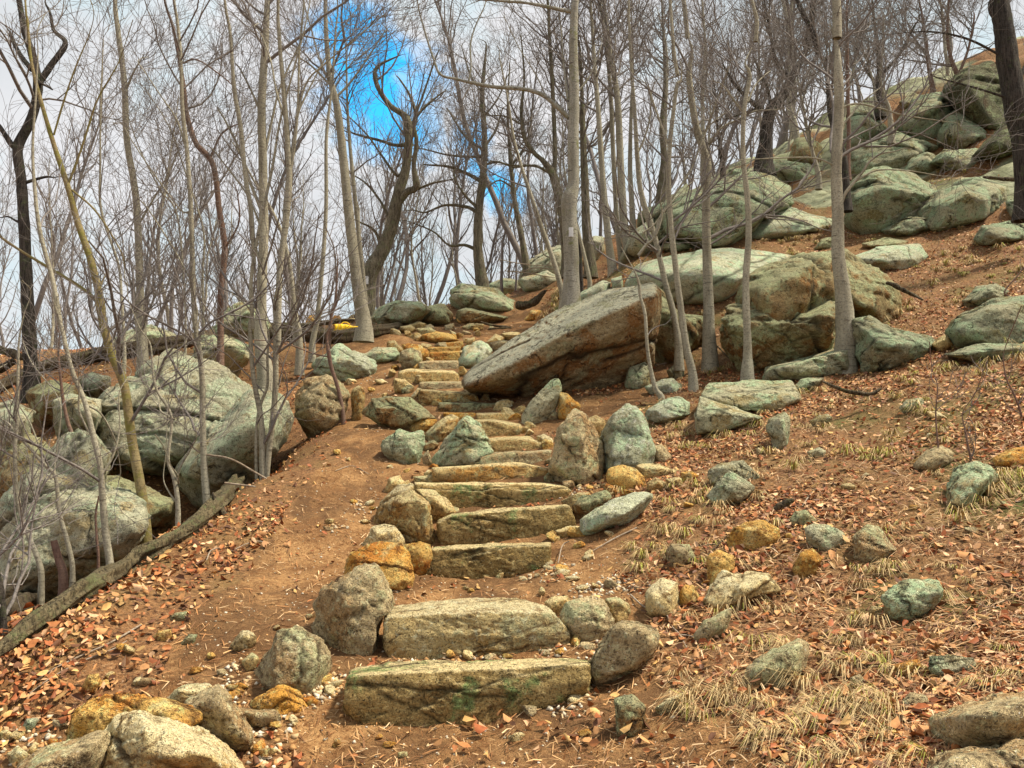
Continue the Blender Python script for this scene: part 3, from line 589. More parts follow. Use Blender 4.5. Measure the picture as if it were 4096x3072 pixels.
r('G', "-30,430 100,362 170,350 237,390 232,450 130,503 40,508 -30,475", 'pale', 'rounded pale green boulder below the crooked sapling', D=.35)
r('G', "100,200 150,163 202,180 202,240 130,248", 'green', 'small green rock between two slim trunks above the crooked sapling', name='stone')
r('G', "320,345 350,268 600,255 830,250 885,350 865,388 740,437 560,440 540,405 430,395", 'green', 'flat table-like grey slab, the upper layer, right of the slim trees', ridge="300,350,-.8 440,400,-.9 560,440,-1 740,440,-1 880,365,-1 870,340,-.95 560,400,-1", D=.55, Y=9.5, sharp=120, cuts=1, rough=.6)
r('G', "268,460 290,350 430,390 560,440 665,470 600,503 400,560 278,566", 'green', 'lower layer of the flat table-like slab, with shaded front', ridge="275,470,-1 430,440,-1 640,480,-1 590,505,-1 400,560,-1 290,565,-1", D=.4, sharp=120, cuts=1, rough=.6)
r('G', "830,300 890,242 1012,238 975,282 850,320", 'green', 'thin plate of rock behind the table-like slab', D=.25, Y=10.2)
r('G', "690,560 710,490 792,443 822,470 817,560 812,622 770,675 720,655 730,595", 'green', 'upright grey stone with a notch below the table-like slab', D=.2)
r('G', "945,500 1000,465 1055,453 1077,480 962,528", 'green', 'small slanting grey stone in the grass right of the notched stone', name='stone')
r('G', "342,850 350,780 420,738 560,728 642,790 645,865 560,875 440,865", 'green', 'rear grey block of a split rock in the middle of the leafy slope')
r('G', "340,940 400,850 470,790 560,830 622,870 592,935 480,985 380,1005", 'green', 'front dark grey-green block of the split rock in the middle of the leafy slope')
r('G', "1480,412 1520,370 1610,358 1642,390 1520,433", 'green', 'low grey stone high on the leafy slope at the right', name='stone')
r('G', "1560,755 1650,660 1720,638 1792,670 1780,732 1680,775 1580,795", 'grey', 'slanting grey rock on the leafy slope above a hollow at the right', D=.2)
r('G', "1750,1000 1780,850 1820,770 1920,733 2052,770 2045,850 1935,930 1885,1025 1830,1005", 'green', 'big green and white rock with draping grass near the right edge', D=.3)
r('G', "2035,705 2130,660 2260,645 2260,750 2120,765 2045,742", 'orange', 'tan-orange rock at the right edge above the big green and white rock', D=.18)
r('G', "928,675 1000,650 1042,670 1032,702 960,713", 'green', 'small round grey stone half buried in the leaves mid slope', name='stone')
r('G', "820,1095 860,1030 920,1018 992,1080 982,1115 880,1125", 'brown', 'brown stone above the slate-grey stone on the right slope', name='stone')
r('G', "458,1195 500,1130 600,1088 680,1083 765,1140 772,1203 700,1255 600,1275 490,1275", 'orange', 'bright orange faceted rock on the slope right of the steps')
r('G', "912,1130 980,1103 1060,1108 1162,1160 1162,1222 1060,1263 990,1263 928,1200", 'green', 'slate-grey oval stone right of the bright orange faceted rock', sharp=45)
r('G', "1195,1175 1280,1108 1360,1128 1400,1200 1455,1250 1370,1335 1280,1335 1200,1292", 'grey', 'pale grey jagged rock sunk in leaves right of the slate-grey stone')
r('G', "88,1275 130,1220 230,1223 272,1290 200,1355 108,1345", 'grey', 'grey rock with dark spots left of the bright orange faceted rock')
r('G', "338,1295 400,1258 492,1288 502,1372 400,1395 370,1478 333,1445", 'orange', 'yellow upright stone below the bright orange faceted rock')
r('G', "838,1375 900,1260 960,1248 1012,1300 975,1382 880,1435", 'orange', 'tan-orange stone leaning in the leaves below the slate-grey stone')
r('C', "432,265 500,180 560,108 620,143 780,143 862,200 862,232 700,235 620,292 530,340 450,325", 'cream', 'large tan rock with a flat pale face at the right of the lower steps', ridge="440,270,-.8 530,190,-.7 620,160,-.6 780,160,-.6 700,220,-1 530,325,-1 470,315,-1", D=.2)
r('C', "118,330 125,240 210,163 292,190 302,290 292,372 180,378 113,362", 'cream', 'cream-coloured upright rock left of the large tan rock', D=.16)
r('C', "298,240 330,193 382,193 418,250 412,282 350,315 300,292", 'orange', 'small vivid orange stone between the cream rock and the large tan rock', name='stone')
r('C', "378,485 450,400 560,340 602,320 575,425 490,475 420,505", 'grey', 'lilac-grey elongated stone below the large tan rock', D=.1)
r('C', "1418,290 1440,210 1520,168 1640,168 1740,163 1782,200 1742,292 1620,363 1500,405 1428,362", 'green', 'dark grey-green rock with pale lichen rings on the lower right slope')
r('C', "648,725 700,640 820,560 960,488 1002,500 992,620 962,702 850,755 720,770", 'grey', 'speckled grey rock sloping out of the grass at the lower right', D=.2, rough=.8)
r('C', "1483,642 1560,618 1620,608 1642,640 1530,703 1490,700", 'orange', 'flat rust-coloured stone left of a dark mossy rock at the lower right', name='stone')
r('C', "1678,655 1700,590 1800,578 1930,598 1952,650 1870,713 1740,703", 'green', 'dark mossy rock in the litter at the lower right')
r('C', "1700,925 1850,858 2050,812 2320,795 2320,1040 2100,1060 1900,1100 1740,1020", 'grey', 'broad speckled tan rock at the bottom right corner, the upper of two', D=.35, Y=3.3)
r('C', "1670,1240 1700,1130 1900,1080 2320,1060 2320,1280 1680,1280", 'grey', 'broad tan rock cut by the bottom right corner, the lower of two', D=.3, Y=2.95)
r('C', "1528,845 1580,788 1662,798 1682,850 1620,883 1550,883", 'grey', 'small grey rock left of the broad tan rocks in the bottom right corner', name='stone')
r('C', "168,872 240,828 325,788 312,840 250,903", 'cream', 'flat pale triangular stone at the bottom right of the lowest step', name='stone')
r('C', "1348,345 1370,310 1432,318 1442,372 1380,375", 'tan', 'small brown stone at the left foot of the rock with pale lichen rings', name='stone')
r('C', "1248,705 1300,688 1337,740 1290,765", 'grey', 'little grey-brown stone standing in dry grass at the lower right', name='stone')
# ---- boulders on the right hill
GROW = 1.09
r('I', "490,1235 510,1150 570,1100 700,1030 850,993 940,988 1000,1040 1032,1220 970,1245 880,1292 700,1335 620,1325 560,1275", 'brown', 'upper half of the split mossy boulder beside the thick slim trunk', D=.85, Y=12.6, lift=1, sharp=32)
r('I', "390,1395 420,1310 550,1270 640,1345 880,1300 980,1248 1022,1300 1012,1480 970,1560 740,1645 560,1605 450,1525", 'brown', 'lower half of the split mossy boulder with a rusty shaded underside', D=.8, Y=12.4, lift=1, ridge="430,1400,-.7 600,1370,-.9 900,1340,-1 1010,1320,-.9 1000,1450,-.7 740,1620,-.1 560,1580,-.4", sharp=32)
r('I', "955,1000 1080,973 1160,1020 1260,1080 1322,1150 1347,1240 1292,1345 1180,1335 1120,1250 1030,1180", 'brown', 'rounded brown and grey boulder right behind the thick slim trunk', D=.7, Y=13.2, lift=1, sharp=32)
r('G', "660,245 690,180 860,148 1040,98 1162,58 1185,222 900,250", 'green', 'grey-blue rock base under the split mossy boulder', D=.7, Y=11.3)
r('I', "1140,1565 1150,1360 1250,1338 1350,1400 1550,1440 1592,1480 1480,1565 1300,1610 1160,1630", 'hill', 'grey-green slab with vertical seams right of the thick slim trunk', D=.6, Y=11.6)
r('F', "1365,615 1385,575 1450,558 1520,546 1580,540 1660,548 1705,558 1650,592 1600,620 1570,645 1480,655 1400,645", 'pale', 'broad smooth pale green slab behind the slim trunks', D=1.3, Y=16.2, rough=.25, sharp=26, cuts=2)
r('I', "1130,1003 1250,960 1470,938 1512,1000 1490,1062 1360,1082 1280,1082 1170,1035", 'pale', 'smooth pale slab above the rounded brown and grey boulder', D=.7, Y=14.6, rough=.4)
r('I', "1180,932 1300,903 1422,920 1422,948 1280,958 1190,953", 'brown', 'low brown rock in the grass above the smooth pale slab', D=.3)
r('I', "905,962 940,910 1000,898 1030,960", 'brown', 'low rock hidden left of the thick trunk in the upper grass', D=.3)
r('I', "-40,760 60,720 180,678 310,598 420,562 600,578 722,640 752,710 700,762 560,822 480,872 350,925 230,945 100,905 -40,905", 'hill', 'great humped grey-green outcrop behind the slim trunks on the skyline', D=2.0, Y=20.5, rough=.55)
r('I', "608,492 720,473 880,483 902,530 932,580 870,608 740,592 620,560", 'hill', 'flat wedge boulder perched on the crest with a dark underside', D=.6, Y=19.2, ridge="620,500,-1 760,510,-1 860,530,-.9 920,580,-.9 740,570,-.2 630,545,-.4", sharp=120)
r('I', "438,522 560,530 602,560 520,565 450,560", 'hill', 'low rock ledge left of the perched wedge boulder', D=.4, Y=20.5)
r('I', "768,465 810,370 900,358 925,400 950,480 880,500", 'brown', 'brown hump on the skyline behind the perched wedge boulder', D=.7, Y=22)
r('I', "600,590 740,600 800,640 740,660 640,640", 'brown', 'shaded rock under the perched wedge boulder', D=.5, Y=19.6)
r('I', "1100,690 1150,580 1260,528 1400,543 1545,620 1535,702 1490,785 1350,865 1150,865 1095,785", 'hill', 'large rounded grey-green boulder right of the thick trunk, left of its smoother neighbour', D=1.2, Y=16.3, sharp=45)
r('I', "1470,775 1560,660 1700,600 1830,578 1952,620 1968,702 1880,785 1700,835 1550,855", 'hill', 'smooth bright green boulder right of the large rounded one on the hill', D=1.2, Y=16.2, sharp=45, rough=.7)
r('I', "1270,855 1400,788 1500,788 1575,842 1450,885 1320,888", 'hill', 'low green ledge at the foot of the two large hill boulders', D=.6, Y=15.2)
r('I', "1808,905 1850,838 1990,818 2095,830 2095,905 1950,925 1820,935", 'hill', 'grey-green rock with a dark seam near the right edge of the hill', D=.6, Y=13.7)
r('I', "500,905 560,838 650,778 780,753 900,788 1005,800 1010,855 800,885 600,895", 'pale', 'flat lichen-covered bedrock between the outcrop and the thick trunk', D=.9, Y=18.2, rough=.5)
r('I', "1105,485 1150,400 1260,348 1400,343 1545,390 1565,422 1480,455 1400,522 1250,538 1115,524", 'hill', 'mossy rock shelf above the two large hill boulders', D=1., Y=18.4)
r('I', "1395,545 1450,470 1530,438 1602,480 1602,545 1500,555", 'hill', 'small green boulder between the mossy shelf and the bright green boulder', D=.6, Y=17.6)
r('I', "1570,485 1640,430 1790,418 1872,460 1855,525 1700,525", 'hill', 'green boulder in the upper row above the bright green boulder', D=.7, Y=18)
r('I', "1060,400 1100,220 1200,208 1250,240 1305,290 1200,365 1100,395", 'hill', 'leafy rock hump on the skyline just right of the thick trunk', D=.9, Y=22.5)
r('I', "1335,305 1370,230 1480,130 1600,118 1705,200 1640,305 1560,395 1440,355", 'hill', 'steep streaked outcrop high on the hill below the skyline', D=1.1, Y=20.5)
r('I', "1380,152 1450,112 1520,130 1500,165 1400,185", 'brown', 'small brown hump on the high skyline', D=.5, Y=24)
r('I', "1595,305 1640,220 1780,198 1832,260 1872,350 1780,405 1600,395", 'hill', 'mossy grey boulder right of the steep streaked outcrop', D=.9, Y=19.3)
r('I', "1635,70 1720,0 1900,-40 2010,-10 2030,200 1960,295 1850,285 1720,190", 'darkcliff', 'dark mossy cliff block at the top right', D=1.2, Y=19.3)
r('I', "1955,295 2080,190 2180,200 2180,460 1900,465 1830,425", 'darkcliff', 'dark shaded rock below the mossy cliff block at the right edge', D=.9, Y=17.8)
r('I', "1980,700 2040,690 2100,700 2100,780 1990,770", 'hill', 'grey rock at the foot of the dark tree on the right edge', D=.4, Y=15)
r('I', "1655,1425 1700,1330 1880,1240 2140,1215 2140,1490 1900,1505 1690,1485", 'hill', 'large smooth grey-green boulder cut by the right edge', D=.75, Y=10.6, rough=.7)
r('I', "1650,1545 1800,1485 2140,1485 2140,1580 1800,1590", 'hill', 'low ledge under the large boulder cut by the right edge', D=.5, Y=10.0)
r('I', "1735,1235 1800,1170 1900,1158 1965,1190 1855,1245 1750,1275", 'hill', 'slanting stone above the large boulder cut by the right edge', D=.35)
r('I', "1560,1495 1640,1438 1682,1490 1600,1535", 'tan', 'small tan rock left of the large boulder cut by the right edge', name='stone', D=.2)
r('I', "60,952 150,903 242,920 252,962 140,983", 'hill', 'low craggy rock at the foot of the great humped outcrop', D=.4, Y=17.6)
# ---- top of the path
GROW = 1.05
r('H', "885,165 890,100 960,58 1060,53 1150,70 1200,120 1290,170 1305,212 1200,220 1000,195 930,195", 'green', 'bright green lichen-covered boulder on the crest at the top of the path', D=1., Y=23, sharp=32)
r('H', "920,215 980,188 1100,218 1222,250 1180,273 1050,293 938,283", 'brown', 'long brown wedge boulder below the bright green one at the top of the path', D=.6, Y=21)
r('H', "400,272 480,200 560,163 700,158 762,180 765,222 640,273 420,293", 'green', 'mossy domed boulder left of the path top, beside the end of the log', D=.9, Y=19.5)
r('H', "760,182 850,168 902,230 897,292 800,303 720,273 700,240", 'brown', 'brown boulder with green crown next to the mossy domed boulder', D=.7, Y=19.6)
r('H', "640,292 700,275 742,290 722,312 640,308", 'tan', 'flat tan stone near the tip of the fallen log', name='stone', D=.15)
r('H', "590,305 650,292 682,320 650,342 590,332", 'tan', 'olive stone under the flat tan stone near the log tip', name='stone', D=.2)
r('H', "688,315 770,308 802,330 722,348", 'tan', 'low tan stone in the upper path', name='stone', D=.15)
r('H', "718,352 800,333 880,350 932,385 800,408 740,382", 'orange', 'orange-brown rock lying across the upper path', D=.3)
r('H', "958,305 1000,285 1082,290 1072,318 970,324", 'tan', 'flat tan rock in the bare patch at the path top', D=.2, name='stone')
r('H', "853,298 905,283 912,322 860,328", 'grey', 'small grey stone in the bare patch at the path top', D=.15, name='stone')
r('H', "1188,345 1240,335 1292,338 1302,362 1230,385", 'tan', 'tan rock at the grassy edge left of the giant slab', D=.2)
r('H', "1098,395 1150,348 1202,370 1182,403 1110,415", 'tan', 'rounded tan rock above the green and white boulder', D=.25)
r('H', "1118,408 1200,383 1242,400 1182,455 1130,445", 'grey', 'grey rock touching the left edge of the giant slab', D=.25)
r('H', "968,425 1060,388 1132,430 1132,492 1060,545 960,555 933,505", 'pale', 'rounded green and white boulder right of the upper steps', D=.45, sharp=45)
r('H', "985,382 1030,368 1034,402 980,420", 'tan', 'small tan stone behind the green and white boulder', name='stone')
r('H', "1320,270 1370,205 1420,208 1400,265", 'orange', 'orange rock in the grass above the giant slab tip', D=.25)
r('U', "1120,1425 1180,1350 1250,1295 1350,1258 1420,1350 1330,1445", 'left', 'heap of pale grey bedrock left of the white-blazed tree', D=1.3, Y=25)
r('U', "960,1460 1050,1420 1140,1435 1180,1475 1060,1490", 'green', 'low green rock on the crest behind the bright green boulder', D=.6, Y=24)
r('U', "1420,1505 1540,1438 1585,1450 1560,1505 1440,1535", 'pale', 'flat pale rock right behind the white-blazed tree', D=.5, Y=18)
r('U', "1588,1425 1640,1408 1655,1470 1600,1485", 'pale', 'square pale stone above the giant slab', D=.25, Y=17)
r('U', "1440,1300 1490,1200 1550,1210 1560,1300 1500,1340", 'left', 'grey outcrop on the skyline between the straight trunks', D=.9, Y=25)
r('U', "1640,1310 1720,1180 1800,1120 1820,1250 1760,1330", 'left', 'rough outcrop on the skyline left of the great humped outcrop', D=1., Y=22.5)
r('F', "1120,600 1180,585 1210,600 1180,625 1130,622", 'left', 'grey rock in the brush left of the curved dark log', D=.5, Y=22.5)
# ---- left boulder field
r('E', "930,290 1090,163 1180,190 1300,180 1400,220 1592,340 1602,400 1500,500 1380,620 1290,705 1220,785 1130,905 980,975 900,935 720,855 700,740 590,640 640,500 680,400 830,320", 'left', 'huge grey boulder in the left hollow, crossed by the green-brown trunk', D=1.3, Y=12.2, lift=1, sink=0, sharp=26,
  ridge="1000,280,.2 1300,260,0 1550,370,-.3 1350,600,-.9 1100,880,-1 760,820,-1 700,600,-.9 1000,420,-.7 1250,420,-.6")
r('E', "1640,430 1760,418 1812,500 1832,640 1780,722 1700,785 1560,855 1450,965 1300,1065 1160,1055 1130,935 1290,740 1400,640 1590,420", 'left', 'grey slab under the right edge of the huge boulder, by the three-stemmed tree', D=.8, Y=10.9, lift=1, sink=.02, sharp=26)
r('E', "-40,1180 100,1020 240,888 340,960 560,1020 760,1060 882,1130 895,1285 780,1375 500,1485 300,1640 -40,1750", 'left', 'broad pale slab at the far left edge below the boulders', D=.7, Y=8.6, lift=1, sink=.05, ridge="60,1120,-.2 240,960,-.4 860,1160,-.5 870,1270,-1 500,1450,-1 100,1600,-1", sharp=45)
r('E', "330,855 450,700 530,658 620,720 712,830 650,905 570,995 420,965 370,935", 'left', 'grey boulder wedged above the broad pale slab', D=.6, Y=10.0, lift=1)
r('E', "350,485 480,438 640,478 640,560 620,640 540,655 420,655 380,560", 'left', 'grey boulder behind the wedged one in the left hollow', D=.6, Y=11.4, lift=1)
r('E', "-60,520 20,500 100,478 212,550 150,622 80,700 -60,760", 'left', 'light grey boulder at the far left edge under the old tree', D=.7, Y=10.6, lift=1)
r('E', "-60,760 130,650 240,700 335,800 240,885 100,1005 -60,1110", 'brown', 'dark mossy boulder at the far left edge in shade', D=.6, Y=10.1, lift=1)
r('E', "500,335 600,298 702,320 692,372 600,403 520,375", 'left', 'small grey boulder below the long log at the left', D=.4, Y=13.6, lift=1)
r('E', "200,420 330,350 470,380 520,450 380,520 230,540", 'brown', 'dark boulder at the foot of the old tree on the left', D=.6, Y=12.8, lift=1)
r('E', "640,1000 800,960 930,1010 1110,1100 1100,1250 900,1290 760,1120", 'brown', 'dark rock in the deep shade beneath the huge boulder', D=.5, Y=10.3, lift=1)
r('T', "960,1665 1000,1572 1055,1560 1080,1472 1140,1430 1205,1440 1260,1480 1290,1560 1280,1665", 'green', 'pale humped rock behind the log, left of the thick straight trunk', D=.9, Y=18.6, lift=1)
r('E', "1218,215 1250,130 1300,58 1420,68 1560,130 1592,190 1400,225", 'green', 'greenish rock just in front of the log, behind the huge boulder', D=.6, Y=15, lift=1)
r('T', "520,1630 640,1558 720,1540 800,1568 860,1600 780,1650 600,1665", 'green', 'low humped rock on the left skyline behind the log', D=.9, Y=19.5, lift=1)
r('X', "60,160 100,105 150,100 190,140 170,170 70,180", 'orange', 'orange-brown rock behind the log near the yellow container, left one', D=.25, Y=18.2, name='stone')
r('X', "330,140 350,105 400,105 420,140 380,170 330,170", 'orange', 'rounded orange rock behind the yellow container', D=.25, Y=18.2, name='stone')
r('X', "490,135 530,95 570,95 580,140 520,150", 'tan', 'tan rock right of the yellow container', D=.25, Y=18.2, name='stone')
r('X', "450,160 520,135 580,140 590,175 470,180", 'tan', 'flat tan rock behind the log, right of the yellow container', D=.25, Y=18.0, name='stone')
# ================================================================ TREES
def unit(v): return v / np.maximum(np.linalg.norm(v, axis=-1, keepdims=True), 1e-9)
def tubes(P, Rr, sides):
    """P (n,k,3) polylines, Rr (n,k) radii -> V, F of n tubes"""
    n, k, _ = P.shape
    T = np.gradient(P, axis=1); T = unit(T)
    ref = np.where(np.abs(T[:, :1, 2:3]) > .85, np.array([[[1., 0, 0]]]), np.array([[[0, 0, 1.]]])); ref = np.broadcast_to(ref, T.shape)
    U = unit(np.cross(T, ref)); Wv = np.cross(T, U)
    a = np.linspace(0, 2 * math.pi, sides, endpoint=False)
    V = P[:, :, None] + Rr[:, :, None, None] * (np.cos(a)[None, None, :, None] * U[:, :, None] + np.sin(a)[None, None, :, None] * Wv[:, :, None])
    V = V.reshape(-1, 3)
    i = np.arange(n)[:, None, None] * k * sides + np.arange(k - 1)[None, :, None] * sides + np.arange(sides)[None, None]
    j = np.arange(n)[:, None, None] * k * sides + np.arange(k - 1)[None, :, None] * sides + ((np.arange(sides) + 1) % sides)[None, None]
    F = np.stack([i, j, j + sides, i + sides], -1).reshape(-1, 4)
    return V, F
def join(parts):
    Vs, Fs, o = [], [], 0
    for V, F in parts: Vs.append(V); Fs.append(F + o); o += len(V)
    return np.vstack(Vs), np.vstack(Fs)
def spawn(P, Rr, count, rg, t0=.25, t1=1., length=1.5, ang=(30, 60), k=5, up=.25, shrink=.5, rmin=.003, rfac=.5, bend=.22, lenpow=.6, zscale=1.):
    """children branching off the n polylines P; returns their polylines and radii"""
    n, K, _ = P.shape
    pi = rg.integers(0, n, count) if n > 1 else np.zeros(count, int)
    t = t0 + (t1 - t0) * rg.random(count) ** .9
    f = t * (K - 1); i = np.minimum(f.astype(int), K - 2); u = (f - i)[:, None]
    base = P[pi, i] * (1 - u) + P[pi, i + 1] * u; rad = Rr[pi, i] * (1 - u[:, 0]) + Rr[pi, i + 1] * u[:, 0]
    T = unit(P[pi, i + 1] - P[pi, i])
    rnd = rg.normal(size=(count, 3)); side = unit(rnd - (rnd * T).sum(1, keepdims=True) * T)
    an = np.radians(rg.uniform(ang[0], ang[1], count))[:, None]
    d = unit(T * np.cos(an) + side * np.sin(an) + np.array((0, 0, up)) * .5)
    L = length * (1 - shrink * (t - t0) / max(t1 - t0, .01)) * rg.uniform(.55, 1.25, count)
    pl = np.linalg.norm(np.diff(P, axis=1), axis=2).sum(1)[pi]; L = np.minimum(L, pl * .75)
    out = np.zeros((count, k, 3)); out[:, 0] = base; seg = L / (k - 1)
    for s_ in range(1, k):
        out[:, s_] = out[:, s_ - 1] + d * seg[:, None]
        d = unit(d + rg.normal(size=(count, 3)) * bend + np.array((0, 0, up * .45)))
    r0 = np.maximum(np.minimum(rad * rfac, .012 * L + .002), rmin)
    rr = r0[:, None] * np.linspace(1, .35, k)[None]; rr = np.maximum(rr, rmin * .8)
    return out, rr
def smooth_line(pts, n):
    pts = np.array(pts, float); K = len(pts)
    if K == 2: t = np.linspace(0, 1, n)[:, None]; return pts[0] * (1 - t) + pts[1] * t
    d = np.concatenate([[0], np.cumsum(np.linalg.norm(np.diff(pts[:, :3], axis=0), axis=1))])
    tt = np.linspace(0, d[-1], n); out = []
    ext = np.vstack([2 * pts[0] - pts[1], pts, 2 * pts[-1] - pts[-2]])
    for t in tt:
        i = min(max(np.searchsorted(d, t, side='right') - 1, 0), K - 2); u = (t - d[i]) / max(d[i + 1] - d[i], 1e-9)
        p0, p1, p2, p3 = ext[i], ext[i + 1], ext[i + 2], ext[i + 3]
        out.append(.5 * ((2 * p1) + (-p0 + p2) * u + (2 * p0 - 5 * p1 + 4 * p2 - p3) * u * u + (-p0 + 3 * p1 - 3 * p2 + p3) * u ** 3))
    return np.array(out)
def world_line(view, pts, Y, lean=0., n=None, wob=0.):
    """surveyed centre line 'x,y,width' -> world polyline with radius at (roughly) distance Y"""
    q = px(view, pts); out = []; sc_ = VIEW[view][2] / 4
    w = None
    y0 = q[0][1]
    for a in q:
        if len(a) > 2: w = a[2] * sc_
        d = ray(a[0], a[1]); YY = Y + lean * (y0 - a[1]) / 100
        p = at(a[0], a[1], YY); out.append((*p, w * YY / FPX / 2))
    return np.array(out)
def trunk_mesh(name, L, mat, parent, sides=10, seed=0, flare=0., knots=.05, n=None, taperend=False):
    n = n or max(10, int(len(L) * 6)); S = smooth_line(L, n); P = S[:, :3]; r_ = np.maximum(S[:, 3], .004).copy()
    if flare:
        hgt = np.linspace(0, 1, n) * np.linalg.norm(P[-1] - P[0]); r_ *= 1 + flare * np.exp(-hgt / (.25 + r_[0] * 2))
    if taperend: r_[-1] *= .15; r_[0] *= .3
    V, F = tubes(P[None], r_[None], sides)
    ctr = np.repeat(P, sides, 0); rad = V - ctr; rr_ = np.repeat(r_, sides)
    nz = fbm(V * 3.2 / np.clip(rr_.mean() * 12, .5, 3) + seed, 3, seed) * knots * 2.2 + fbm(V * 13 + seed, 2, seed + 3) * knots
    V = ctr + rad * (1 + nz)[:, None]
    c = P[0]; return mesh_np(name, V - c, F, mat, parent, loc=(c - np.array(parent.location) if parent is not None else c)), P, r_
NT_ = 0
def taper(L, rg):
    d = unit(unit(L[-1, :3] - L[-2, :3]) + rg.normal(size=3) * .15); r_ = L[-1, 3]; s_ = max(.35, r_ * 14)
    return np.vstack([L, np.array((*(L[-1, :3] + d * s_ * .5 + rg.normal(size=3) * .03), r_ * .5)), np.array((*(L[-1, :3] + d * s_ + rg.normal(size=3) * .08), .004))])
TREES = []
def tree(kind, label, mat, stems, limbs=(), crown=None, cat='tree', group=None, base=None, Y=None, lean=0., flare=.6, ext=3.0, blaze=None, roots=True, twigmat='twig', sub=8, seed=None):
    """stems: [(view, 'x,y,w ...')]; crown=(n primary, length, t0, n secondary, n twigs)"""
    global NT_
    NT_ += 1; rg = np.random.default_rng(5000 + (seed or NT_ * 13))
    q0 = px(stems[0][0], stems[0][1])[0]
    if Y is None: Y = hit(q0[0], q0[1])[1]
    b = at(q0[0], q0[1], Y); gz_ = ground(b[0], b[1])[0]
    root = empty(kind, (b[0], b[1], b[2])); tag(root, label, cat, group)
    PP, RRs = [], []
    for si, (view, pts) in enumerate(stems):
        L = world_line(view, pts, Y, lean)
        if si == 0:
            L = np.vstack([np.array((*(L[0, :3] - (L[1, :3] - L[0, :3]) * .02 - np.array((0, 0, .35 if roots else 0))), L[0, 3] * 1.05)), L])
        top = px(view, pts)[-1][1]
        if top <= 8 and ext:       # the stem goes on above the picture
            d = unit(L[-1, :3] - L[-2, :3]); d = unit(d + np.array((0, 0, .6)))
            L = np.vstack([L, np.array((*(L[-1, :3] + d * ext * .5 + rg.normal(size=3) * .1), L[-1, 3] * .65)), np.array((*(L[-1, :3] + d * ext + rg.normal(size=3) * .25), L[-1, 3] * .2 + .004))])
        elif crown or limbs: L = taper(L, rg)
        tm, P, r_ = trunk_mesh('trunk' if si == 0 else 'stem', L, M[mat], root, sides=12 if L[0, 3] > .06 else 8, seed=NT_, flare=flare if si == 0 else 0, knots=.06 if mat in ('oak', 'darkbark') else .035)
        if si == 0: tr = tm
        S = smooth_line(np.hstack([P, r_[:, None]]), 24); PP.append(S[:, :3]); RRs.append(S[:, 3])
    for view, pts in limbs:
        L = world_line(view, pts, Y, lean); d = unit(L[-1, :3] - L[-2, :3]); L = taper(L, rg)
        dep = np.linspace(0, 1, len(L)) * rg.normal() * .5; L[:, 1] += dep * 0.6
        _, P, r_ = trunk_mesh('limb', L, M[mat], root, sides=8, seed=NT_ + 50, flare=0, n=max(8, len(L) * 5))
        S = smooth_line(np.hstack([P, r_[:, None]]), 24); PP.append(S[:, :3]); RRs.append(S[:, 3])
    if blaze:
        bx, by, bw, bh = blaze; c0 = at(bx, by, Y); 
        # painted patch wrapped on the bark, 3 mm proud
        i = np.argmin(np.abs(PP[0][:, 2] - c0[2])); ctr = PP[0][i]; rr = RRs[0][i] * 1.0 + .0
        hx, hz = bw * Y / FPX / 2, bh * Y / FPX / 2; V = []; F = []
        ox = c0[0] - ctr[0]
        for a in range(7):
            for b_ in range(9):
                x = ox + hx * (a / 3 - 1) * (1 + .08 * math.sin(b_ * 2.1)); z = c0[2] + hz * (b_ / 4 - 1); x = np.clip(x, -rr * .97, rr * .97)
                j = np.argmin(np.abs(PP[0][:, 2] - z)); V.append((ctr[0] + x, ctr[1] - math.sqrt(max((rr * 1.10) ** 2 - x * x, 0)) - .012, z))
        for a in range(6):
            for b_ in range(8): F.append((a * 9 + b_, (a + 1) * 9 + b_, (a + 1) * 9 + b_ + 1, a * 9 + b_ + 1))
        V = np.array(V); V2 = V + np.array((0, .02, 0)); nF = len(V); F2 = [(d + nF, c + nF, b2 + nF, a2 + nF) for a2, b2, c, d in F]
        mesh_np('trail_blaze', np.vstack([V, V2]) - np.array(tr.location) - np.array(root.location), F + F2, M['blaze'], tr)
    if crown:
        n1, ln, t0, n2, n3 = crown; n1 = int(n1 * .8); ln *= 1.2; n2 = int(n2 * .42); n3 = int(n3 * .32); t0 = min(t0 + .06, .6); P = np.array(PP); Q = np.array(RRs)
        rmin = .0014 + .00013 * Y
        a, ra = spawn(P, Q, n1, rg, t0, 1., ln, (38, 74), 8, .32, .4, rmin * 1.5, .5, .17)
        b2, rb = spawn(a, ra, n2, rg, .15, 1., ln * .5, (28, 60), 5, .30, .4, rmin, .65, .2)
        c2, rc = spawn(b2, rb, n3, rg, .1, 1., ln * .26, (25, 65), 4, .2, .3, rmin * .8, .8, .2)
        VF = join([tubes(a, ra, 5), tubes(b2, rb, 4), tubes(c2, rc, 3)])
        mesh_np('crown', VF[0] - b, VF[1], M[twigmat], root)
    TREES.append((label, Y)); return root
t = tree; dens = 1.0
C1 = (34, 1.9, .30, 300, 1300)
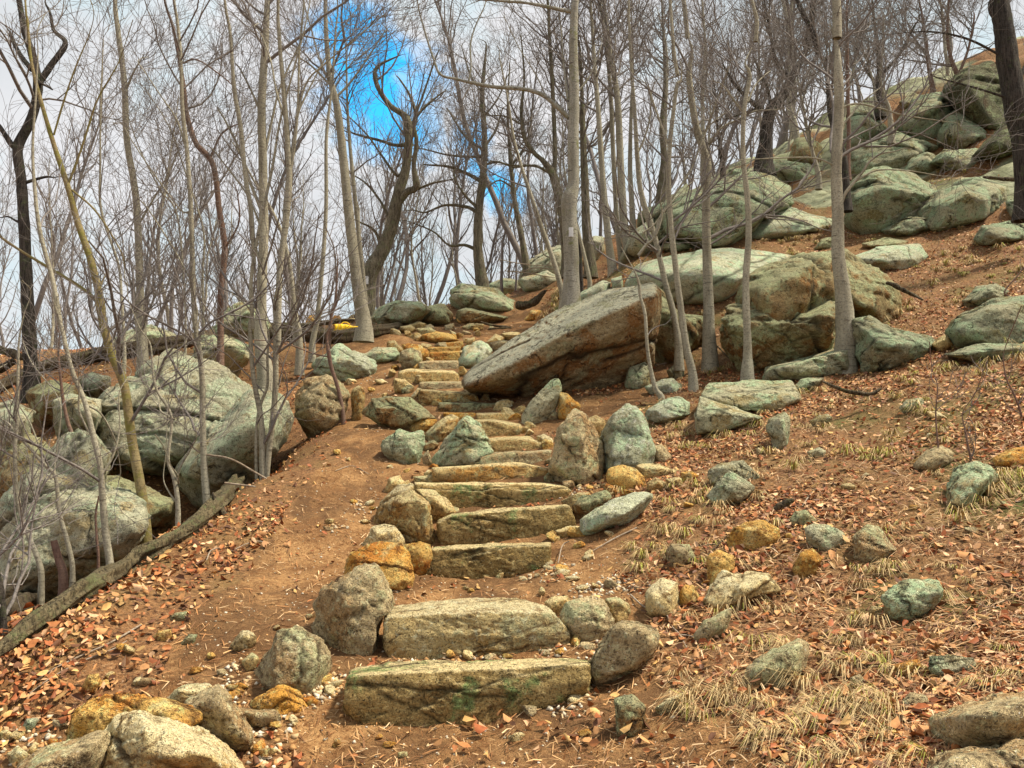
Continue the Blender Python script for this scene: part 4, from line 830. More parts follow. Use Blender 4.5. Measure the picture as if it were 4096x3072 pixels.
# ---- left
t('gnarled_tree', 'old gnarled dark tree with broken stubs near the left edge', 'darkbark', [('T', "150,1800,60 140,1640,58 125,1300,54 113,1050,50 100,850,46 85,700,48 150,560,44 180,400,42 150,250,36 118,150,32 90,0,26")],
  [('T', "180,400,34 240,300,30 300,195,26 240,130,18 215,40,14"), ('T', "95,710,30 60,690,28 0,600,22 -60,540,18"), ('T', "150,330,26 60,230,22 -20,110,18"), ('T', "110,870,18 150,850,16 205,830,12"), ('T', "185,390,14 250,430,10"), ('T', "120,1060,14 60,1040,12 0,1010,8")], (40, 1.8, .4, 380, 1700), Y=12.9)
t('leaning_sapling', 'green-brown mossy trunk forking above the huge grey boulder', 'mossbark', [('E', "925,1385,66 900,1100,62 830,700,60 790,400,58 735,250,58 690,130,56 655,0,52"), ('T', "490,1560,42 475,1420,38 430,1230,36 370,1060,32 320,880,28 260,700,24 200,500,20 150,300,15 130,100,12 120,0,9")],
  [('T', "455,1420,17 380,1360,16 250,1280,14 100,1190,12 0,1120,10"), ('T', "320,880,13 370,760,11 420,620,10 470,480,8 560,330,6"), ('T', "340,900,10 450,1000,9 560,1180,7"), ('T', "255,640,10 310,480,9 370,330,7 440,180,5")], (40, 1.7, .35, 400, 1700), Y=8.6, twigmat='twig')
t('young_beech', 'straight grey trunk rising behind the huge boulder, left of the wavy slim one', 'beech', [('E', "903,295,64 900,150,62 885,0,58"), ('T', "678,1620,38 665,1400,36 655,1100,34 640,900,32 600,650,30 590,400,28 560,150,24 545,0,20")], [('T', "660,1060,12 720,960,10 800,830,8 840,740,6"), ('T', "596,430,14 640,350,10")], (38, 2.2, .35, 380, 1500), Y=13.2)
t('slim_beech', 'slim grey trunk passing in front of the huge boulder', 'beech', [('E', "1310,1190,46 1290,900,42 1280,600,38 1275,300,36 1235,0,32 "), ('T', "925,1560,26 915,1350,25 905,1000,23 885,700,21 865,520,20 855,250,18 835,60,15 825,0,14")], [('T', "905,1000,10 860,1000,9 780,900,8 680,760,6 600,640,5"), ('T', "880,700,9 830,560,8 740,430,6 650,300,5"), ('T', "905,1330,9 830,1180,8 720,1000,6")], (38, 1.7, .3, 400, 1700), Y=9.0)
t('crooked_tree', 'crooked rough trunk bending sharply in the upper left sky', 'redbark', [('E', "1393,200,42 1395,0,36"), ('T', "1045,1580,30 1045,1400,30 1065,1180,29 1040,1000,28 1010,780,27 930,680,26 885,540,24 870,400,20 820,130,15 780,0,11")], [('T', "1000,740,12 1050,640,10 1110,600,7"), ('T', "1065,1180,10 1140,1060,8 1140,930,6"), ('T', "868,300,10 930,280,8 1040,350,7 1100,400,5")], (34, 1.9, .35, 340, 1400), Y=14)
t('thick_beech', 'thick straight grey trunk behind the three-stemmed clump on the left', 'beech', [('E', "1682,350,92 1660,200,84 1645,0,76"), ('T', "1240,1640,52 1240,1400,48 1250,1100,45 1245,750,42 1240,500,40 1258,200,34 1268,0,28")], [('T', "1240,1000,18 1180,850,14 1130,700,12 1060,560,9"), ('T', "1250,750,16 1290,560,13 1330,400,10 1420,200,8"), ('T', "1245,560,14 1200,450,10 1140,330,8"), ('T', "1255,1130,12 1180,940,9 1080,800,7 1000,700,6")], (44, 2.4, .35, 420, 1700), Y=13.4)
t('multi_stemmed_beech', 'clump of several slim grey stems rising from the leafy bank left of the steps', 'beech', [('E', "1665,1190,46 1660,900,44 1650,600,36 1610,380,32 1590,200,28 1580,0,26"), ('E', "1690,1130,30 1685,1000,34 1700,800,36 1738,450,38 1742,200,36 1745,0,34"), ('T', "1200,1560,18 1190,1400,20 1195,1280,18 1235,1050,16 1290,800,14 1330,560,11 1400,300,9 1470,0,6"), ('T', "1318,1640,30 1325,1300,30 1355,1050,30 1372,850,28 1362,650,26 1342,400,22 1325,200,18 1318,0,15"),
   ('E', "1625,1120,20 1618,800,20 1625,600,16 1655,480,18 1690,380,18 1690,200,16 1700,60,12"), ('T', "1205,1250,20 1190,1000,22 1165,850,22 1140,600,21 1110,420,19 1090,150,16 1065,0,13")],
  [('T', "1370,850,14 1395,700,13 1412,500,12 1418,250,10 1440,0,8"), ('T', "1380,750,12 1440,420,10 1540,300,8 1660,200,7 1800,80,5"), ('T', "1400,560,10 1480,380,8 1600,150,6 1700,0,4"), ('T', "1350,560,12 1300,420,10 1260,250,8 1200,100,6")], (60, 1.9, .3, 620, 2700), Y=9.6)
t('slim_beech', 'slim stem with a low fork just left of the yellow container', 'beech', [('E', "1893,190,42 1890,60,36 1880,0,34"), ('T', "1400,1640,24 1385,1350,22 1350,1150,18 1290,1000,14 1200,850,10 1120,700,7")], (), (18, 1.3, .3, 130, 520), Y=15)
t('slim_beech', 'slim grey trunk standing against the log right at the yellow container', 'beech', [('E', "1975,115,34 2000,0,30"), ('T', "1490,1600,22 1520,1350,21 1545,1000,19 1547,650,16 1575,400,12 1590,150,9 1600,0,7")], (), (26, 1.7, .35, 240, 1000), Y=15.5)
t('tall_beech', 'tall grey trunk beside the log tip, the thickest left of the path', 'beech', [('U', "325,1650,66 300,1500,58 280,1350,54 245,1050,50 220,800,44 190,550,38 155,400,30 135,200,24 130,0,20")], [('U', "180,500,14 250,420,12 330,300,9 420,150,6"), ('U', "175,480,12 100,300,9 60,150,7 20,0,5"), ('U', "160,440,12 60,340,10 0,300,7")], (46, 2.6, .38, 480, 2000), Y=16.2)
t('slim_beech', 'slim trunk hugging the right side of the tallest trunk beside the log tip', 'beech', [('U', "332,1540,24 320,1400,24 290,1100,22 265,850,20 250,680,16 240,480,12 235,250,8")], (), (20, 1.6, .4, 170, 700), Y=16.6)
t('leaning_oak', 'leaning furrowed oak with a forked crooked crown and a white blaze, beyond the log', 'oak', [('U', "335,1560,86 355,1400,84 420,1280,76 470,1150,66 500,1000,58 540,860,48 555,720,46 548,620,44 520,580,34 460,540,30 400,450,26 382,370,22 410,330,16 470,300,10")],
  [('U', "500,1040,44 545,985,40 595,960,38 585,860,26 600,740,22 590,640,18 640,500,12 700,330,8"), ('U', "555,700,26 590,600,20 560,480,14 500,380,9"), ('U', "545,740,24 480,740,18 400,715,15 270,680,10"), ('U', "560,650,20 620,560,15 720,470,9"), ('U', "540,830,20 500,900,16 420,800,12 350,700,9 250,600,6"), ('U', "590,970,16 680,940,12 780,925,7"), ('U', "430,1270,18 380,1180,14 320,1150,9"), ('U', "470,1180,18 430,1060,14 350,950,10 280,900,6")], (60, 2.0, .42, 620, 2800), Y=21, blaze=(368, 282, 4, 8), flare=.2, ext=0)
t('oak', 'oak with wide crooked limbs rising on the crest at the top of the path', 'oak', [('U', "932,1465,54 915,1350,50 908,1250,48 915,1050,44 935,900,38 942,700,32 930,500,26 935,400,20 950,250,10")],
  [('U', "905,1085,20 850,1055,18 740,1045,14 640,1080,10 580,1068,7"), ('U', "900,1275,20 840,1250,16 760,1250,12 680,1180,9 560,1130,6"), ('U', "925,925,24 850,885,18 760,850,14 650,840,9"), ('U', "930,800,18 840,795,14 740,780,10 620,745,6"), ('U', "950,740,16 1000,660,12 1030,560,8"), ('U', "905,1060,18 850,1010,15 795,930,12 790,860,9"), ('U', "945,840,16 1010,830,12 1100,860,9 1200,850,6"), ('U', "930,760,16 870,720,14 820,660,12 760,560,8"), ('U', "935,600,12 1010,500,9 1060,380,6"), ('U', "932,480,12 870,380,9 830,250,6")], (64, 2.0, .35, 640, 2800), Y=24, ext=0)
t('straight_oak', 'slender oak on the crest leaning left of the pale bedrock heap', 'oak', [('U', "1158,1375,34 1130,1200,30 1100,1050,27 1082,900,24 1070,750,19 1060,550,12 1070,350,7")], [('U', "1090,960,12 1020,930,9 960,970,6"), ('U', "1080,850,12 1150,740,9 1180,620,6")], (36, 1.9, .35, 340, 1400), Y=24.5, ext=0)
t('slim_beech', 'slim trunk leaning left from the foot of the white-blazed tree', 'beech', [('U', "1338,1500,26 1300,1350,25 1230,1150,22 1180,1000,19 1130,850,17 1090,700,14 1060,500,10 1020,300,6")], [('U', "1290,1320,9 1240,1290,8 1210,1180,6")], (30, 1.7, .35, 280, 1200), Y=18, ext=0)
t('blazed_birch', 'pale birch-like tree marked with a white paint blaze beside the giant slab', 'birch', [('U', "1385,1560,80 1385,1420,74 1385,1300,74 1375,1100,78 1378,1000,82 1395,950,60 1395,700,58 1400,450,52 1395,250,46 1400,60,40 1408,0,36")],
  [('U', "1372,600,26 1330,560,26 1250,490,24 1180,460,23 1100,447,22 1000,440,20 900,422,18 800,398,15 715,372,14 680,290,11 650,200,10 610,60,8 598,0,7"), ('U', "862,410,10 872,330,9 868,220,9 890,120,8 940,0,6"), ('U', "1385,60,24 1330,50,20 1260,35,18 1150,15,15 1050,8,13 940,0,11"), ('U', "1375,560,20 1362,450,14 1345,300,10 1330,100,7"), ('U', "1410,480,12 1480,380,9 1540,220,6"), ('U', "1255,490,7 1200,380,6 1120,260,5 1050,120,4")], (36, 2.2, .45, 380, 1700), blaze=(570.5, 234, 4.6, 9.5), Y=16.6)
t('forked_tree', 'dark forked tree directly behind the white-blazed birch', 'oak', [('U', "1365,1340,50 1350,1150,50 1320,1000,48 1290,890,44 1240,820,26 1195,780,24 1145,700,22 1130,560,17 1145,400,11 1130,200,7")],
  [('U', "1290,890,26 1302,800,24 1292,500,22 1275,200,18 1265,0,14"), ('U', "1270,880,18 1200,850,14 1100,850,10 980,830,6"), ('U', "1140,640,12 1050,600,9 960,600,6")], (50, 2.0, .4, 480, 2000), Y=19.5)
t('oak', 'straight furrowed trunk right behind the white-blazed birch', 'oak', [('U', "1482,1345,50 1465,1200,46 1455,950,42 1445,700,32 1440,500,22 1430,250,12")], (), (40, 2.0, .4, 380, 1600), Y=21, ext=0)
t('slim_beech', 'dark slim stem half hidden at the right side of the blazed birch', 'darkbark', [('U', "1435,1440,20 1432,1350,20 1425,1200,18 1400,1100,14"),], (), None, Y=18.5, ext=0)
t('slim_beech', 'thin leaning stem from right behind the blazed birch to its left', 'beech', [('U', "1478,1430,20 1450,1300,19 1420,1180,16 1380,1050,12")], (), None, Y=18.2, ext=0)
t('young_beech', 'straight grey trunk, left one of the close row behind the giant slab', 'beech', [('U', "1597,1395,42 1572,1200,36 1545,900,30 1525,600,26 1505,350,22 1490,100,16 1485,0,14")], (), (40, 2.0, .35, 380, 1600), Y=19.5)
t('young_beech', 'thin straight trunk, middle one of the close row behind the giant slab', 'beech', [('U', "1642,1345,28 1620,1150,26 1600,800,24 1580,400,20 1530,0,14")], (), (34, 1.9, .35, 320, 1300), Y=20.2)
t('young_beech', 'thickest straight trunk of the close row behind the giant slab', 'beech', [('U', "1687,1350,46 1655,1150,42 1637,850,38 1620,500,32 1580,250,26 1550,0,20")], [('U', "1620,500,16 1600,380,12 1610,200,9")], (44, 2.1, .35, 420, 1800), Y=20)
t('young_beech', 'trunk ending at the skyline outcrop, right of the close row', 'beech', [('U', "1702,1185,30 1692,1000,27 1685,850,24 1690,600,18 1700,300,11 1690,0,7")], (), (30, 1.8, .35, 270, 1100), Y=23)
t('slim_beech', 'slim grey trunk curving to the left, first of the two beside the giant slab', 'beech', [('I', "158,1505,38 145,1400,34 120,1280,34 80,1130,32 40,950,30 0,800,28"), ('U', "1795,1180,30 1765,1080,28 1735,950,26 1722,800,24 1710,600,21 1692,350,17 1682,150,14 1678,0,12")], [('U', "1725,780,12 1760,700,10 1787,600,8 1800,450,6")], (38, 1.7, .3, 400, 1700), Y=12.6)
t('slim_beech', 'slim grey trunk, second of the two beside the giant slab', 'beech', [('I', "235,1655,42 200,1500,38 165,1250,35 140,1050,33 118,850,31 102,600,29 108,400,26 130,200,22 150,50,20"), ('W', "232,225,12 222,160,11 215,80,10 210,0,8")], [('I', "30,890,16 60,780,14 150,640,12 240,500,10 330,280,8 420,190,6"), ('I', "108,400,16 60,250,13 0,60,10")], (36, 1.7, .3, 380, 1600), Y=11.6)
t('young_beech', 'grey trunk with dark branch scars in front of the broad smooth slab', 'beech', [('I', "330,1535,68 325,1400,60 325,1300,58 315,1000,52 310,700,46 318,500,46 290,400,44 248,250,38 215,0,34"), ('W', "262,115,15 256,50,14 250,0,13")], [('I', "325,380,16 400,290,14 480,250,12 580,200,10 700,190,7"), ('I', "300,330,12 350,180,10 400,20,7")], (40, 1.9, .3, 420, 1800), Y=12.8)
t('young_beech', 'slim smooth trunk standing before the left side of the split mossy boulder', 'beech', [('I', "538,1655,60 540,1550,46 538,1450,42 530,1150,38 545,900,36 540,700,33 515,450,28 520,200,26 552,0,22"), ('W', "466,125,13 470,60,12 455,0,10")], [('I', "520,210,14 470,150,12 400,60,8"), ('I', "540,150,12 600,30,9 680,-60,7")], (36, 1.8, .35, 380, 1600), Y=11.2)
t('thick_beech', 'thickest smooth grey trunk, growing beside the split mossy boulder', 'beech', [('I', "1078,1560,96 1082,1450,98 1075,1300,90 1060,1150,78 1040,1000,70 1038,750,64 1030,560,60 1032,450,60 1045,200,55 1040,0,50"), ('W', "710,115,28 710,60,27 708,0,25")],
  [('I', "1052,725,24 1075,660,20 1120,600,17 1165,545,15 1200,490,13 1260,450,11 1330,440,7"), ('I', "1050,190,14 1110,160,12 1180,155,11 1300,180,9 1420,210,7 1640,240,4"), ('I', "1060,280,14 1120,215,12 1180,140,10 1290,50,8"), ('I', "1120,600,10 1260,520,9 1450,510,7 1650,530,4"), ('I', "1020,500,12 900,470,9 700,480,7 500,500,4")], (34, 2.4, .45, 380, 1700), Y=11.3)
t('dark_tree', 'dark trunk leaning left behind the thickest smooth trunk', 'darkbark', [('I', "1085,660,42 1078,560,40 1070,450,36 1040,350,34 1000,230,30 985,80,26 980,0,24"), ('W', "655,160,20 640,100,18 590,0,14")], (), (34, 2.2, .35, 320, 1300), Y=17)
t('dark_oak', 'black leaning oak with a wide crown on the crest behind the perched boulder', 'darkbark', [('I', "632,480,80 640,380,70 645,290,68 662,210,66 690,165,62 735,110,56 770,40,48 800,-20,40"), ('W', "620,140,26 632,70,22 640,0,18")],
  [('I', "620,190,34 570,160,28 520,120,22 460,60,18 420,0,14"), ('I', "665,200,20 650,100,16 600,20,12 560,-60,9"), ('I', "690,160,20 760,150,16 850,80,12 930,-20,9"), ('W', "490,320,14 455,330,10 420,340,7"), ('W', "560,235,16 520,180,12 500,100,9 480,20,6")], (60, 2.4, .3, 700, 3200), Y=20.5, ext=1.5)
t('tree', 'thin trunk slanting up left from the leafy gap right of the perched boulder', 'beech', [('I', "930,548,26 905,450,22 878,350,20 850,200,17 828,80,14 815,0,11")], (), (34, 1.9, .25, 320, 1300), Y=19)
t('oak', 'thin dark tree on the skyline left of the black leaning oak', 'darkbark', [('I', "402,552,26 398,480,22 385,380,19 370,250,15 360,100,10 350,0,7")], (), (40, 2.0, .25, 380, 1500), Y=23)
t('oak', 'thin rough tree on the skyline between the slim trunks left of the dark oak', 'oak', [('W', "180,612,24 186,540,24 192,470,20 185,380,16 195,250,12 190,100,8 185,0,6")], (), (40, 2.1, .25, 380, 1500), Y=23)
t('dark_tree', 'big dark rough tree at the top right corner of the hill', 'darkbark', [('W', "1268,600,40 1264,500,44 1258,400,54 1245,320,66 1225,200,62 1210,100,58 1195,0,54")], [('W', "1190,60,14 1170,40,12 1165,10,9"), ('W', "1250,240,18 1290,180,14 1330,120,10"), ('W', "1225,180,8 1100,120,7 980,100,5 860,110,3"), ('W', "1240,300,8 1130,270,6 1000,240,4")], (40, 2.4, .3, 420, 1900), Y=14.6)
t('small_tree', 'small tree rooted on the streaked outcrop high on the hill', 'beech', [('W', "872,392,15 866,330,13 852,290,11 840,240,9 846,150,6 850,60,4")], [('W', "868,340,8 830,300,7 822,230,5 800,150,4")], (44, 1.8, .2, 500, 2200), Y=22, ext=0)
t('dark_tree', 'dark bushy tree on the skyline above the leafy hump', 'darkbark', [('W', "838,318,24 832,270,22 838,210,18 830,130,12 820,50,8 815,0,6")], [('W', "836,260,12 800,200,9 770,120,6"), ('W', "838,230,12 890,170,9 930,90,6")], (50, 2.3, .15, 620, 2800), Y=24)
t('tree', 'slender tree on the high skyline above the steep streaked outcrop', 'redbark', [('W', "998,275,14 985,200,12 975,120,10 965,50,7 955,0,5")], (), (46, 1.9, .15, 460, 2000), Y=25)
t('tree', 'forked thin tree on the high skyline left of the mossy cliff block', 'redbark', [('W', "1080,300,16 1075,240,15 1050,170,11 1040,100,8 1045,0,5")], [('W', "1072,230,10 1100,150,8 1115,60,5")], (46, 2.0, .15, 460, 2000), Y=25)
t('tree', 'thin straight tree just right of the thickest smooth trunk', 'redbark', [('W', "742,490,14 745,400,12 742,250,11 740,100,8 740,0,6")], (), (30, 1.9, .25, 280, 1100), Y=17.5)
# ---- saplings on the left and in the middle
S1 = (9, 1.0, .3, 60, 160)
t('sapling', 'slender purplish-grey sapling crossing the left boulders, left of the mossy trunk', 'beech', [('E', "700,1560,44 665,1300,42 645,1050,40 635,900,38 600,740,36 540,500,32 460,300,30 420,150,28 385,0,26"), ('T', "285,1530,24 250,1330,22 190,1100,20 165,900,17 155,700,13 170,450,9 180,250,6")], [('E', "640,950,18 700,830,14 730,650,11 715,420,8"), ('E', "600,740,16 520,560,13 530,420,9"), ('E', "540,500,16 600,560,12 640,700,9 630,800,7")], (26, 1.2, .15, 220, 800), Y=7.4, ext=0)
t('sapling', 'thin crooked sapling second from the left edge above the pale slab', 'beech', [('E', "262,1590,32 240,1480,30 150,1250,28 105,1050,27 95,800,25 108,600,23 115,280,17 120,100,12 150,-60,8")], [('E', "100,750,14 60,640,12 0,600,9")], S1, Y=7.6, ext=0)
t('sapling', 'thin grey sapling arching left over the pale slab', 'beech', [('E', "458,1530,28 420,1350,27 375,1180,25 350,960,23 285,885,21 200,790,19 100,690,17 0,615,14")], [('E', "350,960,14 330,870,11 350,560,9 300,430,7 150,260,5"), ('E', "285,885,10 180,600,9 0,360,6")], S1, Y=7.7, ext=0)
t('sapling', 'crooked forked sapling in front of the huge grey boulder, right of the mossy trunk', 'beech', [('E', "1118,1395,30 1125,1250,32 1122,1100,30 1098,960,26 1062,850,22 1085,620,20 1060,520,19 1000,430,17 970,330,14 960,200,12 945,110,10 890,30,7 850,-60,5")],
  [('E', "1098,600,16 1040,570,13 985,545,12 955,495,8"), ('E', "1110,1000,14 1145,900,10 1200,810,8"), ('E', "1115,1120,12 1060,1050,9 1025,970,6 1035,830,4"), ('E', "1130,1000,10 1150,940,8 1140,880,5")], (14, .9, .2, 90, 320), Y=7.9, ext=0)
t('sapling', 'small reddish sapling in the left boulder hollow', 'redbark', [('E', "455,705,22 430,620,22 400,480,20 385,350,18 370,200,14 375,60,9")], (), S1, Y=10.6, ext=0)
t('cut_sapling_stub', 'short red-brown cut stub standing before the pale slab', 'redbark', [('E', "400,1590,46 370,1480,42 340,1362,38")], (), None, Y=7.4, ext=0, cat='stump')
t('sapling', 'thin brown rod of a sapling on the pale slab, left of the slim purplish one', 'redbark', [('E', "622,1480,16 612,1350,15 605,1200,13 625,1080,9")], (), None, Y=7.8, ext=0)
t('sapling', 'bare snapped sapling on the bank in front of the big round boulder', 'redbark', [('E', "2172,632,26 2158,500,25 2130,380,24 2095,270,24 2078,180,26 2066,80,14")], [('E', "2095,205,10 1980,180,9 1780,110,8 1560,90,6 1400,70,4"), ('E', "2150,600,8 2060,720,6")], None, Y=11.3, ext=0)
t('sapling', 'twisted bare sapling with a hooked fork in front of the giant slab', 'beech', [('H', "2135,735,34 2100,680,30 2078,600,24 2055,480,21 2045,380,20 2035,230,20 2008,130,18 2000,60,18"), ('Y', "830,155,16 870,100,14 905,70,13 935,10,12 950,-60,8")], [('Y', "880,85,9 866,40,7 855,-20,5"), ('I', "-40,870,10 20,830,9 90,740,8 160,660,6")], (10, 1.0, .3, 50, 160), Y=10.9, ext=0)
t('dark_sapling', 'dark trunk cut by the left edge near the bottom', 'darkbark', [('B', "35,770,52 25,600,52 12,420,50 0,250,46 -40,60,40 -60,-200,34")], (), (18, 1.2, .3, 140, 560), Y=5.1, ext=0)
t('sapling', 'thin pale sapling among the left trunks, right of the mossy one', 'beech', [('T', "590,1650,14 575,1400,14 560,1250,13 480,1000,12 475,800,10 478,480,8 490,200,5")], (), (26, 1.5, .15, 220, 850), Y=12, ext=0)
t('sapling', 'thin leaning sapling between the wavy trunk and the crooked trunk', 'beech', [('T', "880,1640,10 875,1400,10 840,1020,9 760,900,8 660,700,6 600,520,4")], (), (22, 1.4, .2, 180, 700), Y=13, ext=0)
t('sapling', 'spindly stem just left of the thick straight trunk, rising from the pale rock', 'beech', [('T', "965,1580,11 960,1300,11 965,1100,9 890,850,8 800,600,6 700,440,4")], (), (22, 1.4, .2, 180, 700), Y=15.5, ext=0)
t('sapling', 'short dead forked sapling behind the log left of the tall beech', 'redbark', [('T', "1560,1650,16 1570,1500,15 1590,1420,12 1600,1250,7")], [('T', "1570,1500,10 1610,1400,7 1625,1360,4")], None, Y=15.2, ext=0)
# right hand brush
for k, (vw, pts, lab) in enumerate((('G', "1715,745,12 1700,600,11 1690,450,9 1700,280,6", 'thin dark twiggy shoot left on the leafy slope above the slanting grey rock'), ('G', "1898,740,14 1880,640,13 1860,530,10 1850,440,6", 'thin dark shoot rising beside the big green and white rock'),
      ('G', "2200,480,13 2150,330,12 2110,250,10 2090,130,7", 'thin dark shoot near the right edge below the large smooth boulder'), ('I', "2000,1240,10 1960,1200,9 2040,1100,8 2110,1010,6", 'bent dark shoot above the large boulder cut by the right edge'), ('I', "672,890,7 668,820,6 640,760,5 610,740,4", 'little bare shoot on the flat lichen-covered bedrock'), ('I', "780,880,7 785,800,6 780,760,4", 'small bare shoot right of the perched wedge boulder slope'))):
    t('bare_shoot', lab, 'redbark', [(vw, pts)], (), (7, .35, .2, 18, 30), cat='shoot', ext=0, flare=0)
# ---------------------------------------------------------------- woods behind: eight kinds of bare tree, each copied as trunk + crown
def proto(i):
    rg = np.random.default_rng(77 + i); H = (8.5, 7, 10, 9, 6, 11, 8, 9.5)[i]; r0 = (.085, .06, .13, .10, .05, .16, .07, .11)[i]
    root = empty('bare_tree', (0, 0, 0)); n = 14; P = np.zeros((n, 3)); d = np.array((rg.normal() * .12, rg.normal() * .12, 1.))
    P[0] = (0, 0, -.6)
    for k in range(1, n): P[k] = P[k - 1] + unit(d) * (H + .6) / (n - 1); d = d + np.append(rg.normal(size=2) * .13, 0); d[:2] *= .85
    rr = r0 * np.linspace(1, .12, n) ** .9
    V, F = tubes(P[None], rr[None], 7); mesh_np('trunk', V, F, M['twig' if i % 2 else 'beech'], root)
    S = smooth_line(np.hstack([P, rr[:, None]]), 24)
    big = i in (2, 5)
    a, ra = spawn(S[None, :, :3], S[None, :, 3], 24 if not big else 26, rg, .34 if not big else .35, 1, H * (.27 if not big else .36), (25, 50) if not big else (40, 75), 7, .4 if not big else .2, .5, .007, .55, .16 if not big else .28)
    b_, rb = spawn(a, ra, 90 if not big else 170, rg, .1, 1, H * .12, (25, 60), 5, .3, .4, .0048, .7, .2)
    c_, rc = spawn(b_, rb, 110 if not big else 300, rg, .1, 1, H * .06, (25, 65), 3, .2, .3, .0032, .9, .2)
    V, F = join([tubes(a, ra, 4), tubes(b_, rb, 3), tubes(c_, rc, 3)]); mesh_np('crown', V, F, M['twig'], root)
    return root
PRO = [proto(i) for i in range(8)]; used = set()
def place(i, x, y, sc_, label, group):
    src = PRO[i]
    if i in used:
        o = src.copy(); COL.objects.link(o)
        for ch in src.children: c = ch.copy(); COL.objects.link(c); c.parent = o
    else: o = src; used.add(i)
    o.location = (x, y, ground(x, y)[0]); o.rotation_euler = (random.uniform(-.05, .05), random.uniform(-.05, .05), random.uniform(0, 6.28)); o.scale = (sc_, sc_, sc_ * random.uniform(.9, 1.12))
    tag(o, label, 'tree', group); return o
cnt = 0
def wood(n, xr, yr, kinds, sc_, label, group, seed):
    rg = random.Random(seed); done = 0; pts = []
    while done < n:
        a = rg.uniform(*xr); y = rg.uniform(*yr); x = (a - 512) / FPX * y * CP
        if any((x - u) ** 2 + (y - v) ** 2 < .35 for u, v in pts): continue
        pts.append((x, y)); place(rg.choice(kinds), x, y, rg.uniform(*sc_), label, group); done += 1
wood(52, (-60, 300), (19.5, 40), (0, 1, 3, 4, 6, 7), (.6, 1.15), 'thin bare grey tree in the dense woods beyond the crest at the left', 'bare trees beyond the crest on the left', 1)
wood(58, (290, 545), (26.5, 46), (0, 1, 3, 4, 6, 7), (.7, 1.2), 'thin bare grey tree in the woods beyond the top of the path', 'bare trees beyond the top of the path', 2)
wood(24, (545, 800), (29.5, 42), (0, 1, 3, 6, 7, 2), (.75, 1.2), 'bare tree behind the skyline in the middle of the hill', 'bare trees behind the middle skyline', 3)
wood(24, (780, 1080), (27, 38), (0, 1, 4, 6, 2, 5), (.55, .95), 'twiggy bare tree on the high skyline at the right', 'bare trees on the high right skyline', 4)
# ================================================================ LOGS, STICKS, CONTAINER
def log(label, view, pts, Ya, Yb, mat='log', name='fallen_log', sides=26, rough=.26, cat='log', lift=0., group=None, n=40):
    q = px(view, pts); sc_ = VIEW[view][2] / 4; L = []
    for i, a in enumerate(q):
        Y = hit(a[0], a[1] + a[2] * sc_ * .45)[1] if Ya is None else Ya + (Yb - Ya) * i / (len(q) - 1); p = at(a[0], a[1], Y); L.append((*p, a[2] * sc_ * Y / FPX / 2))
    L = np.array(L); S = smooth_line(L, n); P = S[:, :3]; r_ = np.maximum(S[:, 3], .003); r_[0] *= .55; r_[-1] *= .35
    V, F = tubes(P[None], r_[None], sides); ctr = np.repeat(P, sides, 0); rad = V - ctr
    ang = np.tile(np.arange(sides), len(P)) / sides * 2 * math.pi; s_ = np.repeat(np.linspace(0, 1, len(P)), sides)
    G_ = np.stack([np.cos(ang) * 2.2, np.sin(ang) * 2.2, s_ * 5], 1)
    V = ctr + rad * (1 + rough * 2.2 * fbm(G_ + a[0], 4, 12) + rough * .9 * fbm(np.stack([np.cos(ang) * 7, np.sin(ang) * 7, s_ * 4], 1), 3, 5) - rough * .8 * np.clip(fbm(np.stack([np.cos(ang) * 3, np.sin(ang) * 3, s_ * 2.2 + 9], 1), 2, 8) * 4 - .6, 0, 1))[:, None]
    # closed, broken ends
    m = len(V); V = np.vstack([V, P[0] - (P[1] - P[0]) * .3, P[-1] + (P[-1] - P[-2]) * .6])
    k = np.arange(sides); e0 = np.stack([k, np.full(sides, m), np.full(sides, m), (k + 1) % sides], 1); b0 = (len(P) - 1) * sides
    T = np.concatenate([np.stack([F[:, 0], F[:, 1], F[:, 2]], 1), np.stack([F[:, 0], F[:, 2], F[:, 3]], 1), np.stack([(k + 1) % sides, k, np.full(sides, m)], 1), np.stack([b0 + k, b0 + (k + 1) % sides, np.full(sides, m + 1)], 1)])
    c = P[len(P) // 2]; o = mesh_np(name, V - c, T, M[mat], loc=c); tag(o, label, cat, group); return o
log('long dark fallen trunk lying behind the left boulders, its tip right of the tall beech', 'P', "-12,392,13 5,384,12 25,374,12 50,365,13 90,357,14 125,352,14 165,345,14 200,338,14 240,332,14 285,329,13 325,332,10", None, None, n=60)
log('thick dark fallen trunk behind the yellow container, tapering to a tip at the path', 'X', "-500,270,110 -200,290,130 0,300,150 340,322,150 560,300,145 760,268,120 950,225,85 1115,160,30", None, None, n=50)
log('thin dark trunk piece lying behind the yellow container', 'X', "0,215,50 200,190,55 420,160,40 560,150,20", 17.4, 17.4)
log('broken dark log propped behind the old tree at the left edge', 'Z', "-120,330,60 0,362,60 80,385,60 170,420,50", 13.6, 13.2)
log('dark rotten log piece at the far left edge below the propped one', 'Z', "-120,560,70 0,500,60 110,440,45", 13.3, 13.3)
log('weathered splintered log leaning up beside the three-stemmed clump', 'E', "1712,470,50 1690,600,75 1645,760,95 1540,930,110 1400,1110,110 1240,1260,90 1080,1360,50", None, None, 'deadwood', rough=.36, n=90)
log('long split weathered log along the edge of the dirt bank on the left', 'B', "1230,-150,60 1020,-30,95 800,95,115 560,235,115 300,420,110 60,600,80 -60,690,60", None, None, 'deadwood', rough=.36, n=90)
log('dark decaying log behind the long split weathered log', 'B', "900,-20,50 760,35,90 600,105,120 400,195,150 200,315,150 0,415,130 -120,470,120", None, None, 'log', rough=.3, n=70)
